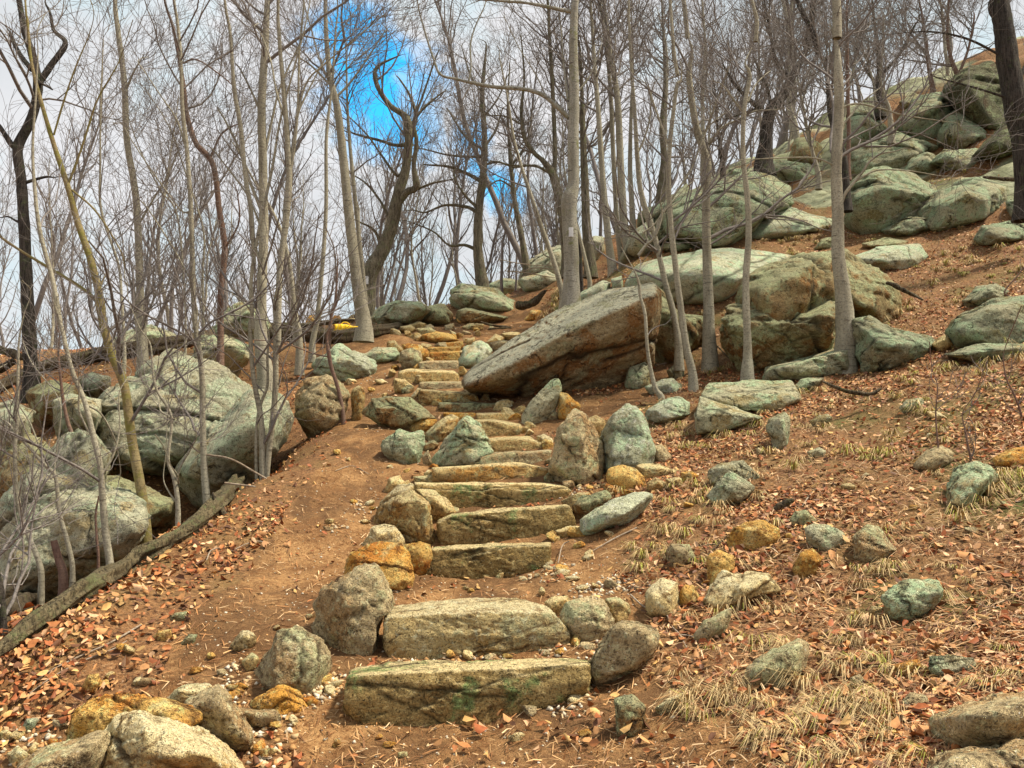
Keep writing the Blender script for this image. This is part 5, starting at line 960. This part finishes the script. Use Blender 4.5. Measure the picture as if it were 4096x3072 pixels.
log('dark broken root stub sticking out of the leaves by the weathered log', 'E', "1345,1060,20 1385,1140,32 1440,1230,40 1500,1300,34", 7.9, 7.6, 'log', cat='stub', name='root_stub', sides=8)
log('curved dark reddish log lying in the grass above the giant slab', 'Y', "205,405,36 250,408,40 300,392,36 335,355,28 362,332,14", 19.5, 19.5, 'log')
log('rotten brown log fragment in the leaves in the middle of the right slope', 'G', "735,1015,30 790,985,42 850,960,30", 5.9, 5.9, 'log', rough=.25, sides=8)
log('dark stick-like log lying beside the rounded boulder right of the thick trunk', 'I', "1305,1148,22 1360,1165,26 1430,1205,24 1512,1245,12", 12.6, 12.3, 'log', sides=8)
log('brown curved root log among leaves on the upper leafy slope', 'G', "1020,258,14 1090,290,20 1180,318,26 1300,335,24 1370,300,14", 9.3, 9.3, 'log', sides=8)
log('dark branch lying on the hill boulders beside the dark right tree', 'I', "1840,565,14 1930,572,22 2030,582,26", 15.8, 15.6, 'log', sides=8)
log('short dark log at the path top above the green and white boulder', 'H', "1065,275,8 1110,290,14 1180,303,14 1245,308,10", 19.2, 19.0, 'log', sides=8)
log('second short dark log at the path top', 'H', "1110,318,10 1170,314,12 1250,312,8", 18.6, 18.6, 'log', sides=8)
def stick(label, view, pts, mat='stick', dz=.015, Y=None):
    q = px(view, pts); sc_ = VIEW[view][2] / 4; L = []
    for a in q:
        p = hit(a[0], a[1]) if Y is None else at(a[0], a[1], Y); L.append((p[0], p[1], p[2] + dz, a[2] * sc_ * p[1] / FPX / 2))
    L = np.array(L); S = smooth_line(L, max(8, len(L) * 4)); V, F = tubes(S[None, :, :3], np.maximum(S[None, :, 3], .003), 6)
    c = S[0, :3]; o = mesh_np('fallen_stick', V - c, F, M[mat], loc=c); tag(o, label, 'stick'); return o
stick('long thin pale stick across the leaf bank at the lower left, upper of the pair', 'B', "130,920,6 300,790,9 500,690,10 700,600,11 890,488,13")
stick('long thin pale stick at the lower left, lower of the pair', 'B', "160,945,5 330,820,8 520,720,9 720,640,8 800,590,6")
stick('forked grey twig beside the cream rock at the right of the lower steps', 'C', "30,260,9 110,330,10 228,372,9 252,430,9 300,480,9 345,560,6", 'stick')
stick('side twig pointing right below the cream rock', 'C', "300,485,8 360,490,7 425,515,5")
stick('straight brown stick lying on the bank right of the fourth step', 'D', "1580,975,5 1700,905,8 1840,838,11")
stick('pale bare branch hanging off the weathered log towards the dirt', 'E', "1190,760,7 1280,822,13 1420,845,14 1510,880,13 1620,945,13 1770,1028,9", Y=9.0)
stick('short pale branch lying below the three-stemmed clump', 'E', "1420,1008,15 1520,1020,13 1615,1032,10", Y=8.2)
stick('small upright pair of grey twigs right of the third step', 'D', "1440,945,7 1400,970,8 1375,1075,7", dz=.05)
stick('thin twig lying before the blue-grey base of the split boulder', 'G', "610,190,4 700,182,5 790,170,3")
stick('dark forked stick between the trunks left of the split boulder', 'G', "400,55,7 450,110,7 515,170,5", 'log')
stick('thin stick left of the yellow stone on the right slope', 'G', "200,1238,6 300,1245,8 395,1235,7", 'log')
stick('brown stick pointing at the bright orange faceted rock from below left', 'G', "300,1340,6 400,1240,8 470,1170,6", 'log')
stick('dark stick near the right edge on the lower slope', 'C', "2088,170,10 2140,220,12 2195,275,8", 'log')
stick('long thin brown stick near the right edge on the lower slope', 'C', "1870,270,8 2000,330,10 2212,400,12")
stick('looped root in front of the dark brown boulder behind the slim trunks', 'I', "30,1612,9 100,1592,12 140,1550,12 165,1510,10")
stick('thin grey stick on the dirt slope left of the steps, upper one', 'E', "1440,1450,5 1600,1380,7 1700,1390,5")
stick('grey forked stick in the leaf bank left of the dirt', 'E', "1300,1540,8 1330,1460,9 1390,1440,6", dz=.04)
stick('thin brown root on the dirt bank below the big round boulder', 'D', "60,500,4 160,470,5 260,520,4")
stick('pale twig lying in leaves on the right, above the slate-grey stone', 'G', "900,1010,7 940,950,9 975,915,5")
for k, pts in enumerate(("150,262,5 250,270,6 330,285,5 420,300,3", "190,300,4 300,260,5 420,270,4", "120,230,4 220,250,5 330,262,4 440,262,3", "240,330,4 330,300,4 400,240,3", "150,320,4 180,280,6 188,270,4")):
    stick(('lowest', 'rising', 'topmost', 'crossing', 'stubby upright')[k] + ' stick in the brush heap left of the white-blazed birch', 'Y', pts, 'stick', dz=.15 + .07 * k, Y=22)
# ---- yellow container on the log
def container():
    c = at(*px('X', [(345, 226)])[0], 15.15); e = at(*px('X', [(588, 221)])[0], 15.35); ax = unit(e - c); Lg = np.linalg.norm(e - c)
    root = empty('plastic_container', c); tag(root, 'bright yellow plastic container with an orange open end, lying on the dark log', 'container')
    u = unit(np.cross(ax, (0, 0, 1))); v = np.cross(ax, u)
    def lathe(prof, sq, n=20):
        V = [];
        for t_, r_ in prof:
            for k in range(n):
                a = 2 * math.pi * k / n; ca, sa = math.cos(a), math.sin(a); f = 1 / max(abs(ca), abs(sa)) * sq + (1 - sq); V.append(ax * t_ * Lg + (u * ca + v * sa) * r_ * min(f, 1.25))
        F = [(i * n + k, i * n + (k + 1) % n, (i + 1) * n + (k + 1) % n, (i + 1) * n + k) for i in range(len(prof) - 1) for k in range(n)]
        return V, F
    V, F = lathe([(.0, .050), (.0, .055), (.06, .056), (.10, .053), (.26, .053), (.27, .056), (.30, .056), (.31, .052), (.46, .048), (.47, .05), (.49, .05), (.5, .045), (.62, .034), (.75, .018), (.9, .012), (1., .007), (1., .001)], .5)
    mesh_np('body', V, F, M['yellow'], root)
    V, F = lathe([(.03, .051), (.02, .04), (.015, .02), (.012, .001)], .6); mesh_np('end_panel', V, F, M['orangeplastic'], root)
    P = smooth_line([tuple(ax * Lg * .3 + np.array((0, 0, .05))) + (0,), tuple(ax * Lg * .38 + np.array((0, 0, .085))) + (0,), tuple(ax * Lg * .55 + np.array((0, 0, .08))) + (0,), tuple(ax * Lg * .7 + np.array((0, 0, .02))) + (0,)], 10)[:, :3]
    V, F = tubes(P[None], np.full((1, 10), .009), 6); mesh_np('handle', V, F, M['yellow'], root)
container()
# ================================================================ GROUND COVER
def cover_density(x, y): return 1
def frame(n):
    t = unit(np.cross(n, np.array((0, 1., 0))) + 1e-6); return t, np.cross(n, t)
def rocktop_filter(x, y): return np.ones(len(x), bool)
def sample(n, xr, yr, rg, want_litter=True, near=True):
    # uniform in angle and log distance: denser close by, thinning with distance
    y = np.exp(rg.uniform(math.log(yr[0]), math.log(yr[1]), n)) if near else rg.uniform(*yr, n)
    x = rg.uniform(xr[0], xr[1], n) * y
    return x, y
def scatter_quads(name, label, mat, x, y, rg, length, width, tilt, pal, palw, lift=.01, curl=.25, kind='leaf', cat='leaves'):
    n = len(x); N = normals(x, y); N = unit(N + rg.normal(size=(n, 3)) * tilt); z = ground(x, y)
    C = np.stack([x, y, z], 1) + N * (lift + rg.uniform(0, lift * 1.5, n))[:, None]
    t, b = frame(N); a = rg.uniform(0, 2 * math.pi, n)[:, None]; U = t * np.cos(a) + b * np.sin(a); W = np.cross(N, U)
    L = rg.uniform(*length, n)[:, None]; Wd = L * rg.uniform(*width, n)[:, None]; cu = (rg.uniform(-.3, 1, n)[:, None] * curl) * L; fo = rg.uniform(-.2, .6, n)[:, None] * Wd
    if kind == 'leaf':
        j = rg.uniform(.75, 1.25, (6, n, 1))
        P = [C - U * L * .5 + N * cu, C - U * L * .18 * j[0] + W * Wd * .5 * j[1] + N * fo, C + U * L * .22 * j[2] + W * Wd * .42 * j[3] + N * fo, C + U * L * .5 + N * cu * j[0], C + U * L * .22 * j[4] - W * Wd * .42 * j[5] + N * fo, C - U * L * .18 * j[2] - W * Wd * .5 * j[0] + N * fo]
        V = np.stack(P, 1).reshape(-1, 3); i = np.arange(n)[:, None] * 6
        F = np.concatenate([i + np.array([0, 1, 2, 3]), i + np.array([0, 3, 4, 5])]); k = 6
    else:
        P = [C - U * L * .5 - W * Wd * .5, C - U * L * .5 + W * Wd * .5, C + W * Wd * .5 + N * cu, C - W * Wd * .5 + N * cu, C + U * L * .5 + W * Wd * .2, C + U * L * .5 - W * Wd * .2]
        V = np.stack(P, 1).reshape(-1, 3); i = np.arange(n)[:, None] * 6
        F = np.concatenate([i + np.array([0, 3, 2, 1]), i + np.array([3, 5, 4, 2])]); k = 6
    pal = np.array(pal); ci = rg.choice(len(pal), n, p=np.array(palw) / sum(palw)); col = pal[ci] * rg.uniform(.7, 1.3, (n, 1))
    o = mesh_np(name, V, F, M[mat], smooth=False, col=np.repeat(np.clip(col, 0, .9), k, 0)); tag(o, label, None, None, 'stuff'); return o
rg = np.random.default_rng(303)
LEAFPAL = [(.50, .25, .10), (.42, .16, .055), (.30, .09, .03), (.66, .40, .22), (.58, .35, .13), (.16, .07, .035)]; LW = [3, 3, 3, 1.6, 1.6, 2.5]
def keep_litter(x, y, p_dirt, rg):
    l = litter(x, y); return rg.random(len(x)) < np.where(l > .5, 1., p_dirt)
x, y = sample(300000, (-.85, .78), (2.6, 26), rg); k = keep_litter(x, y, .03, rg)
clump = fbm(np.stack([x * .9, y * .9, x * 0], 1), 3, 77); k &= rg.random(len(x)) < np.clip(.50 + clump * 1.3, .12, 1)
k &= (bedrock(x, y) < .45) | (rg.random(len(x)) < .08)
k &= ~((x < -2.2) & (y > 7.) & (y < 12)) | (rg.random(len(x)) < .5)
x, y = x[k], y[k]
scatter_quads('leaf_litter', 'carpet of dead brown oak and beech leaves over the slopes', 'leaf', x, y, rg, (.022, .062), (.32, .7), .55, LEAFPAL, LW, .008, .35)
# whole curled oak leaves, caught along the log and round the stones
x, y = sample(2200, (-.85, .72), (2.7, 11), rg); k = keep_litter(x, y, .05, rg); x, y = x[k], y[k]
lx, ly = [x], [y]
for v_, pts in (('B', "900,150 700,330 600,420 450,520 380,600 200,640 100,720 250,720 1000,180 1150,60 1250,30 800,240"), ('C', "600,60 700,60 820,120 640,30 400,40 330,90 500,120 720,80 1050,180 1500,520"), ('A', "1400,1060 1650,1050 2080,1180 2000,1240 1050,1170"), ('E', "1500,1450 1400,1520 1250,1540 1700,1250"), ('G', "750,1210 680,1330 860,1300 640,1400")):
    for w_ in px(v_, pts):
        h_ = hit(*w_); lx.append(h_[0] + rg.normal(size=14) * .16); ly.append(h_[1] + rg.normal(size=14) * .2)
scatter_quads('oak_leaves', 'larger curled oak leaves drifted along the log and around the stones', 'leaf', np.concatenate(lx), np.concatenate(ly), rg, (.045, .08), (.42, .62), .7, LEAFPAL, [3, 3, 3, 2, 1.5, 2], .02, .45)
# straw and needles lying flat
x, y = sample(90000, (-.1, .78), (2.6, 24), rg); k = keep_litter(x, y, .01, rg) & (bedrock(x, y) < .45)
clump = fbm(np.stack([x * 1.1 + 9, y * 1.1, x * 0], 1), 3, 78); k &= rg.random(len(x)) < np.clip(.6 + clump * 1.2, .15, 1); x, y = x[k], y[k]
scatter_quads('straw_litter', 'flattened dead grass and twiggy bits over the right slope', 'straw', x, y, rg, (.03, .11), (.03, .08), .25, [(.55, .36, .19), (.44, .27, .13), (.32, .16, .07), (.68, .48, .29), (.20, .09, .045)], [2.5, 3, 3, 1.2, 3], .012, .12, 'straw')
# dirt crumbs and rootlets on the bare soil
x, y = sample(26000, (-.6, .35), (2.6, 20), rg); l = litter(x, y) < .5; x, y = x[l], y[l]
scatter_quads('rootlets', 'fine rootlets and bark crumbs on the bare dirt', 'straw', x, y, rg, (.02, .09), (.03, .10), .3, [(.34, .16, .06), (.55, .33, .15), (.20, .09, .035), (.66, .46, .26)], [3, 2, 3, 1], .006, .15, 'straw')
# grass tufts
TUFT = []
def tufts(view, pts, n, spread, h, green=.2):
    for q in px(view, pts):
        p = hit(q[0], q[1])
        for _ in range(max(1, int(n * .4 + .5))): TUFT.append((p[0] + rg.normal() * spread, p[1] + rg.normal() * spread, h * rg.uniform(.7, 1.25), green))
tufts('C', "480,800 560,830 620,850 420,850 700,350 640,370 1300,640 1250,680 980,740 1180,930 1250,960 1330,960", 5, .10, .20, .12)
tufts('C', "1560,1100 1000,960 760,1000 520,1000 300,1050 1150,1050 1000,1080 860,960", 5, .16, .20, .1)
tufts('C', "540,560 820,270 1150,350 1500,120", 3, .1, .12, .5)
tufts('D', "1900,880 1850,930 1960,840 1830,1000 1780,1050 2060,240 2030,290 2130,330 2130,620 2180,660 2050,700", 5, .14, .2, .35)
tufts('G', "1250,690 1300,700", 7, .10, .16, 1.)
tufts('G', "1980,860 1960,930 2050,900 2100,860 1900,1040 1800,1030", 6, .12, .24, .3)
tufts('G', "930,520 900,300 620,530 500,560 560,560 700,600 1600,510 1560,540 1750,540 1680,300 1780,350 2000,130 1850,190 1700,250 2100,110 1950,160 350,160 330,200 960,690 700,820 280,950 450,820 1330,100 1480,280", 5, .22, .2, .45)
tufts('G', "60,1250 40,1330 160,1130 240,1150 1400,1330 1450,1290 1380,1100", 5, .14, .18, .3)
tufts('I', "400,950 500,930 620,930 700,920 800,900 880,930 950,890 1150,900 700,780 620,850 1600,1100 1700,1050 1900,1080 1620,1040 1980,500 1900,520 1500,560 1800,1290 1350,1310 1420,1390 1620,950 1700,900 2000,960", 7, .5, .24, .25)
tufts('H', "1270,310 1250,290 1330,280 1380,270 1420,220 1490,130", 7, .25, .3, .25)
tufts('I', "1850,1075 1750,1090 1950,1070", 8, .35, .12, 1.)
for _ in range(1):
    x, y = sample(420, (.12, .75), (3, 22), rg); k = (litter(x, y) > .5) & (fbm(np.stack([x * .7, y * .7, x * 0], 1), 3, 55) > -.05)
    for a, b in zip(x[k], y[k]): TUFT.append((a, b, rg.uniform(.07, .2) * (1 + b * .02), rg.choice([.1, .3, .8], p=[.6, .3, .1])))
T_ = np.array(TUFT); T_ = T_[litter(T_[:, 0], T_[:, 1]) > .5]; nb = 30; n = len(T_) * nb
tx = np.repeat(T_, nb, 0); N = normals(tx[:, 0], tx[:, 1]); a = rg.uniform(0, 2 * math.pi, n); out = np.stack([np.cos(a), np.sin(a), np.zeros(n)], 1)
down = N.copy(); down[:, 2] = 0; down = unit(down + 1e-9)     # blades lean downhill
base = np.stack([tx[:, 0], tx[:, 1], ground(tx[:, 0], tx[:, 1]) - .01], 1) + out * rg.uniform(0, .035, n)[:, None]
h = (tx[:, 2] * .72 * rg.uniform(.5, 1.2, n))[:, None]; lean = unit(out * .8 + down * .9)
wdt = (.0010 + .00015 * tx[:, 1])[:, None] * rg.uniform(.8, 1.5, (n, 1)); side = unit(np.cross(lean, (0, 0, 1.)))
K = rg.uniform(.5, 1.3, (n, 1))
p0 = base; p1 = base + np.array((0, 0, 1)) * h * .42 + lean * h * .16 * K; p2 = base + np.array((0, 0, 1)) * h * .55 + lean * h * .52 * K; p3 = base + np.array((0, 0, 1)) * h * (.45 - .3 * K) + lean * h * .95 * K
P = np.stack([p0 - side * wdt, p0 + side * wdt, p1 - side * wdt, p1 + side * wdt, p2 - side * wdt * .8, p2 + side * wdt * .8, p3 - side * wdt * .2, p3 + side * wdt * .2], 1).reshape(-1, 3)
i = np.arange(n)[:, None] * 8; F = np.concatenate([i + np.array([0, 1, 3, 2]), i + np.array([2, 3, 5, 4]), i + np.array([4, 5, 7, 6])])
gm = rg.random(n) < tx[:, 3] * .7; col = np.where(gm[:, None], np.array([[.34, .34, .06]]), np.array([[.52, .38, .19]])) * rg.uniform(.45, 1.35, (n, 1))
o = mesh_np('grass', P, F, M['straw'], smooth=False, col=np.repeat(np.clip(col, 0, .9), 8, 0)); tag(o, 'tufts of dry straw-coloured grass with a few green blades on the right slope', None, None, 'stuff')
# gravel
def gravel(name, label, x, y, size, rg, pal):
    n = len(x); o8 = np.array([(1, 0, 0), (-1, 0, 0), (0, 1, 0), (0, -1, 0), (0, 0, 1), (0, 0, -1.)]); f8 = np.array([(0, 2, 4), (2, 1, 4), (1, 3, 4), (3, 0, 4), (2, 0, 5), (1, 2, 5), (3, 1, 5), (0, 3, 5)])
    S = rg.uniform(size[0], size[1], (n, 1, 1)) * rg.uniform(.55, 1.2, (n, 1, 3)); V = o8[None] * S * rg.uniform(.7, 1.25, (n, 6, 1))
    a = rg.uniform(0, 6.28, n); ca, sa = np.cos(a)[:, None], np.sin(a)[:, None]; b = rg.uniform(-.7, .7, n); cb, sb = np.cos(b)[:, None], np.sin(b)[:, None]
    X, Y_, Z = V[..., 0], V[..., 1], V[..., 2]; Y_, Z = Y_ * cb - Z * sb, Y_ * sb + Z * cb; X, Y_ = X * ca - Y_ * sa, X * sa + Y_ * ca
    V = np.stack([X, Y_, Z * .75], -1) + np.stack([x, y, ground(x, y) + size[0] * .4], 1)[:, None]
    F = (np.arange(n)[:, None, None] * 6 + f8[None]).reshape(-1, 3); pal = np.array(pal); col = pal[rg.integers(0, len(pal), n)] * rg.uniform(.75, 1.2, (n, 1))
    o = mesh_np(name, V.reshape(-1, 3), F, M['gravel'], smooth=False, col=np.repeat(np.clip(col, 0, .9), 6, 0)); tag(o, label, None, None, 'stuff'); return o
PEB = [(.66, .46, .24), (.74, .58, .36), (.55, .30, .12), (.52, .45, .33), (.80, .70, .55)]
x, y = sample(6500, (-.6, .3), (2.8, 18), rg); l = litter(x, y) < .5; x, y = x[l], y[l]
gravel('gravel', 'fine gravel scattered over the bare dirt', x, y, (.004, .013), rg, PEB)
gx_, gy_ = [], []
for v_, pts, n, sp in (('A', "160,830 100,900 60,960 1900,650 1750,600 1600,640 700,690 900,690 1050,695 1250,690 1750,900 1700,980 1830,330 1780,250 1900,260 2000,210 1600,120 600,250", 26, .06), ('B', "1450,880 1540,900 1480,760 2080,830 2100,930 1780,1090 1700,1300 1650,1340 250,1250 120,1230 60,1200 1600,1150 1440,1080", 26, .06),
                       ('D', "1480,600 1550,590 1620,590 1440,640 1750,1150 1680,1200 1800,1180 200,700 260,760 100,830 1440,1110", 18, .08), ('H', "400,640 450,700 480,600 1000,300 1060,340 930,320 1250,330", 14, .15)):
    for q in px(v_, pts):
        p = hit(q[0], q[1]); gx_ += list(p[0] + rg.normal(size=n) * sp); gy_ += list(p[1] + rg.normal(size=n) * sp * 1.2)
gravel('stone_chips', 'angular stone chips packed round the lower steps', np.array(gx_), np.array(gy_), (.009, .026), rg, PEB)
# small loose stones: eight shapes, copied
SM = []
for i in range(8):
    P = rg.normal(size=(14, 3)); P = unit(P) * np.array((.052, .036, .030)) * rg.uniform(.8, 1.15, (14, 1))
    ob = solid('small_stone', P, None, M[('tan', 'cream', 'orange', 'tan', 'grey', 'cream', 'orange', 'grey')[i]], 3000 + i, 12, .8, 20, np.zeros(3), 2); SM.append(ob)
sused = set(); SPOT = (('A', "1270,175,1 1350,160,1 1410,190,1 1500,170,.7 1570,125,.9 1660,160,1.2 1720,190,1 1820,60,1.1 1780,250,1 1860,240,1 1970,230,1 1050,250,.6 1080,265,.7 950,670,.9 1060,680,.9 1200,690,1 1310,685,.9 1740,590,1 1820,620,1 1640,650,.8 1550,660,.8 1720,850,1.2 1740,960,1.1 1450,1035,1 1370,1200,.9 230,1230,.6 560,1240,.7 500,1190,.6 645,1300,.6 1800,1170,.7", 'small loose stone among the chips around the two lowest steps', 'small stones round the lowest steps'),
    ('B', "870,840,.9 930,850,1.1 650,860,.9 700,810,.8 1240,770,.9 1400,790,1 1500,920,1 1530,880,1 1460,940,.9 1850,1090,.9 1740,1120,.9 1640,1270,1 1700,1300,1 2120,1230,.7 1950,430,1 1750,500,.7 1330,680,.8 810,650,1 770,620,1 380,1120,1 110,1190,1 200,1270,1 340,1230,.9 2050,830,1 2080,900,1 2120,860,.8", 'small loose stone on the bare dirt at the lower left', 'small stones on the dirt at the lower left'),
    ('D', "70,390,1.8 170,680,1.1 265,690,1 280,720,1 240,800,1 30,800,1 140,430,.8 380,470,.9 20,840,1 1370,750,.7 1500,590,1 1560,600,1.1 1600,595,1 1440,610,1 1640,590,.9 2020,600,.9 1290,1220,1 1320,1060,1.2 1400,1080,1.4 1560,1000,1.4 1500,940,1.2 1680,870,1", 'small loose stone along the flanks of the middle steps', 'small stones beside the middle steps'),
    ('G', "1270,830,1.4 1080,390,1.5 1170,900,1.2 1640,600,1.6 1700,480,1.8 1540,200,1.6 650,690,1.4 880,160,1.2 300,470,1.8 1830,900,1 1560,1010,1 1700,1250,1 1620,1180,1 760,1100,1 820,1180,1 1900,1150,1 2100,1000,1.1 230,1000,1.3 660,960,1 1500,1420,.9", 'small loose stone half buried in the leaves of the right slope', 'small stones in the leaf litter on the right'),
    ('H', "420,690,2 460,760,2 500,720,2 980,350,2.6 900,350,2.4 1040,330,2.4 1080,420,2 1000,700,1.6 1240,760,1.8 760,320,2.6 820,290,2.4 660,330,2.4 480,640,2 1130,320,2.6 950,280,2.4 1350,940,1.8 300,640,2", 'small loose stone beside the upper steps', 'small stones beside the upper steps'))
for vw, pts, lab, grp in SPOT:
    for q in px(vw, pts):
        p = hit(q[0], q[1]); i = int(rg.integers(0, 8)); o = SM[i]
        if i in sused: o = SM[i].copy(); COL.objects.link(o)
        sused.add(i); s_ = q[2] * rg.uniform(.8, 1.1); o.scale = (s_, s_, s_); o.location = (p[0], p[1], p[2] + .012 * s_); o.rotation_euler = (rg.uniform(-.4, .4), rg.uniform(-.4, .4), rg.uniform(0, 6.28)); tag(o, lab, 'stone', grp)

# rubble packed along both edges of the stair
RB = []
for i in range(8):
    P = unit(rg.normal(size=(12, 3))) * np.array((.14, .10, .10)) * rg.uniform(.8, 1.15, (12, 1))
    RB.append(solid('rubble_stone', P, None, M[('tan', 'orange', 'cream', 'brown', 'tan', 'grey', 'orange', 'tan')[i]], 4000 + i, 30, 1., 90, np.zeros(3), 6))
rused = set()
for vw, pts, lab, grp in (('D', "640,480,.8 610,530,.8 470,590,.7 730,745,.7 700,440,.7 610,455,.7 480,500,.6 900,460,.6 860,300,.7 850,240,.7 930,330,.7 960,420,.7", 'angular filler stone packed against the left ends of the middle steps', 'rubble left of the middle steps'),
   ('D', "1300,330,.8 1310,360,.9 1200,240,.7 1180,270,.8 1340,560,.8 1450,600,.8 1480,700,.9 1340,460,.7 1350,905,.7 1480,880,.8 1560,690,.7 1700,640,.6 1780,640,.7 1150,150,.8 1130,190,.7", 'angular filler stone packed against the right ends of the middle steps', 'rubble right of the middle steps'),
   ('H', "680,560,1 560,560,.9 700,640,1 640,690,1 690,720,1 740,760,1.1 800,770,1.1 760,520,1 700,390,1 560,350,1 640,360,1.1 680,375,1 500,450,1 830,430,1 740,430,.9 540,600,1", 'tan filler stone wedged at the left ends of the upper steps', 'rubble left of the upper steps'),
   ('H', "960,590,1 955,470,1 950,510,.9 1000,680,1.1 1060,700,1 1080,740,1.1 1190,790,1.1 1230,830,1 960,440,1 980,400,1 1050,360,1.1 1150,440,1 940,370,1.1 900,380,1", 'tan filler stone wedged at the right ends of the upper steps', 'rubble right of the upper steps')):
    for q in px(vw, pts):
        p = hit(q[0], q[1]); i = int(rg.integers(0, 8)); o = RB[i]
        if i in rused: o = RB[i].copy(); COL.objects.link(o)
        rused.add(i); s_ = q[2] * rg.uniform(.75, 1.2); o.scale = (s_, s_ * .9, s_ * .85); o.location = (p[0], p[1] + .03, p[2] + .035 * s_); o.rotation_euler = (rg.uniform(-.5, .5), rg.uniform(-.5, .5), rg.uniform(0, 6.28)); tag(o, lab, 'stone', grp)
for L_, u_ in ((RB, rused), (SM, sused)):
    for i, o in enumerate(L_):
        if i not in u_: bpy.data.objects.remove(o)
scene.cycles.max_bounces = 5; scene.cycles.diffuse_bounces = 3; scene.cycles.glossy_bounces = 1
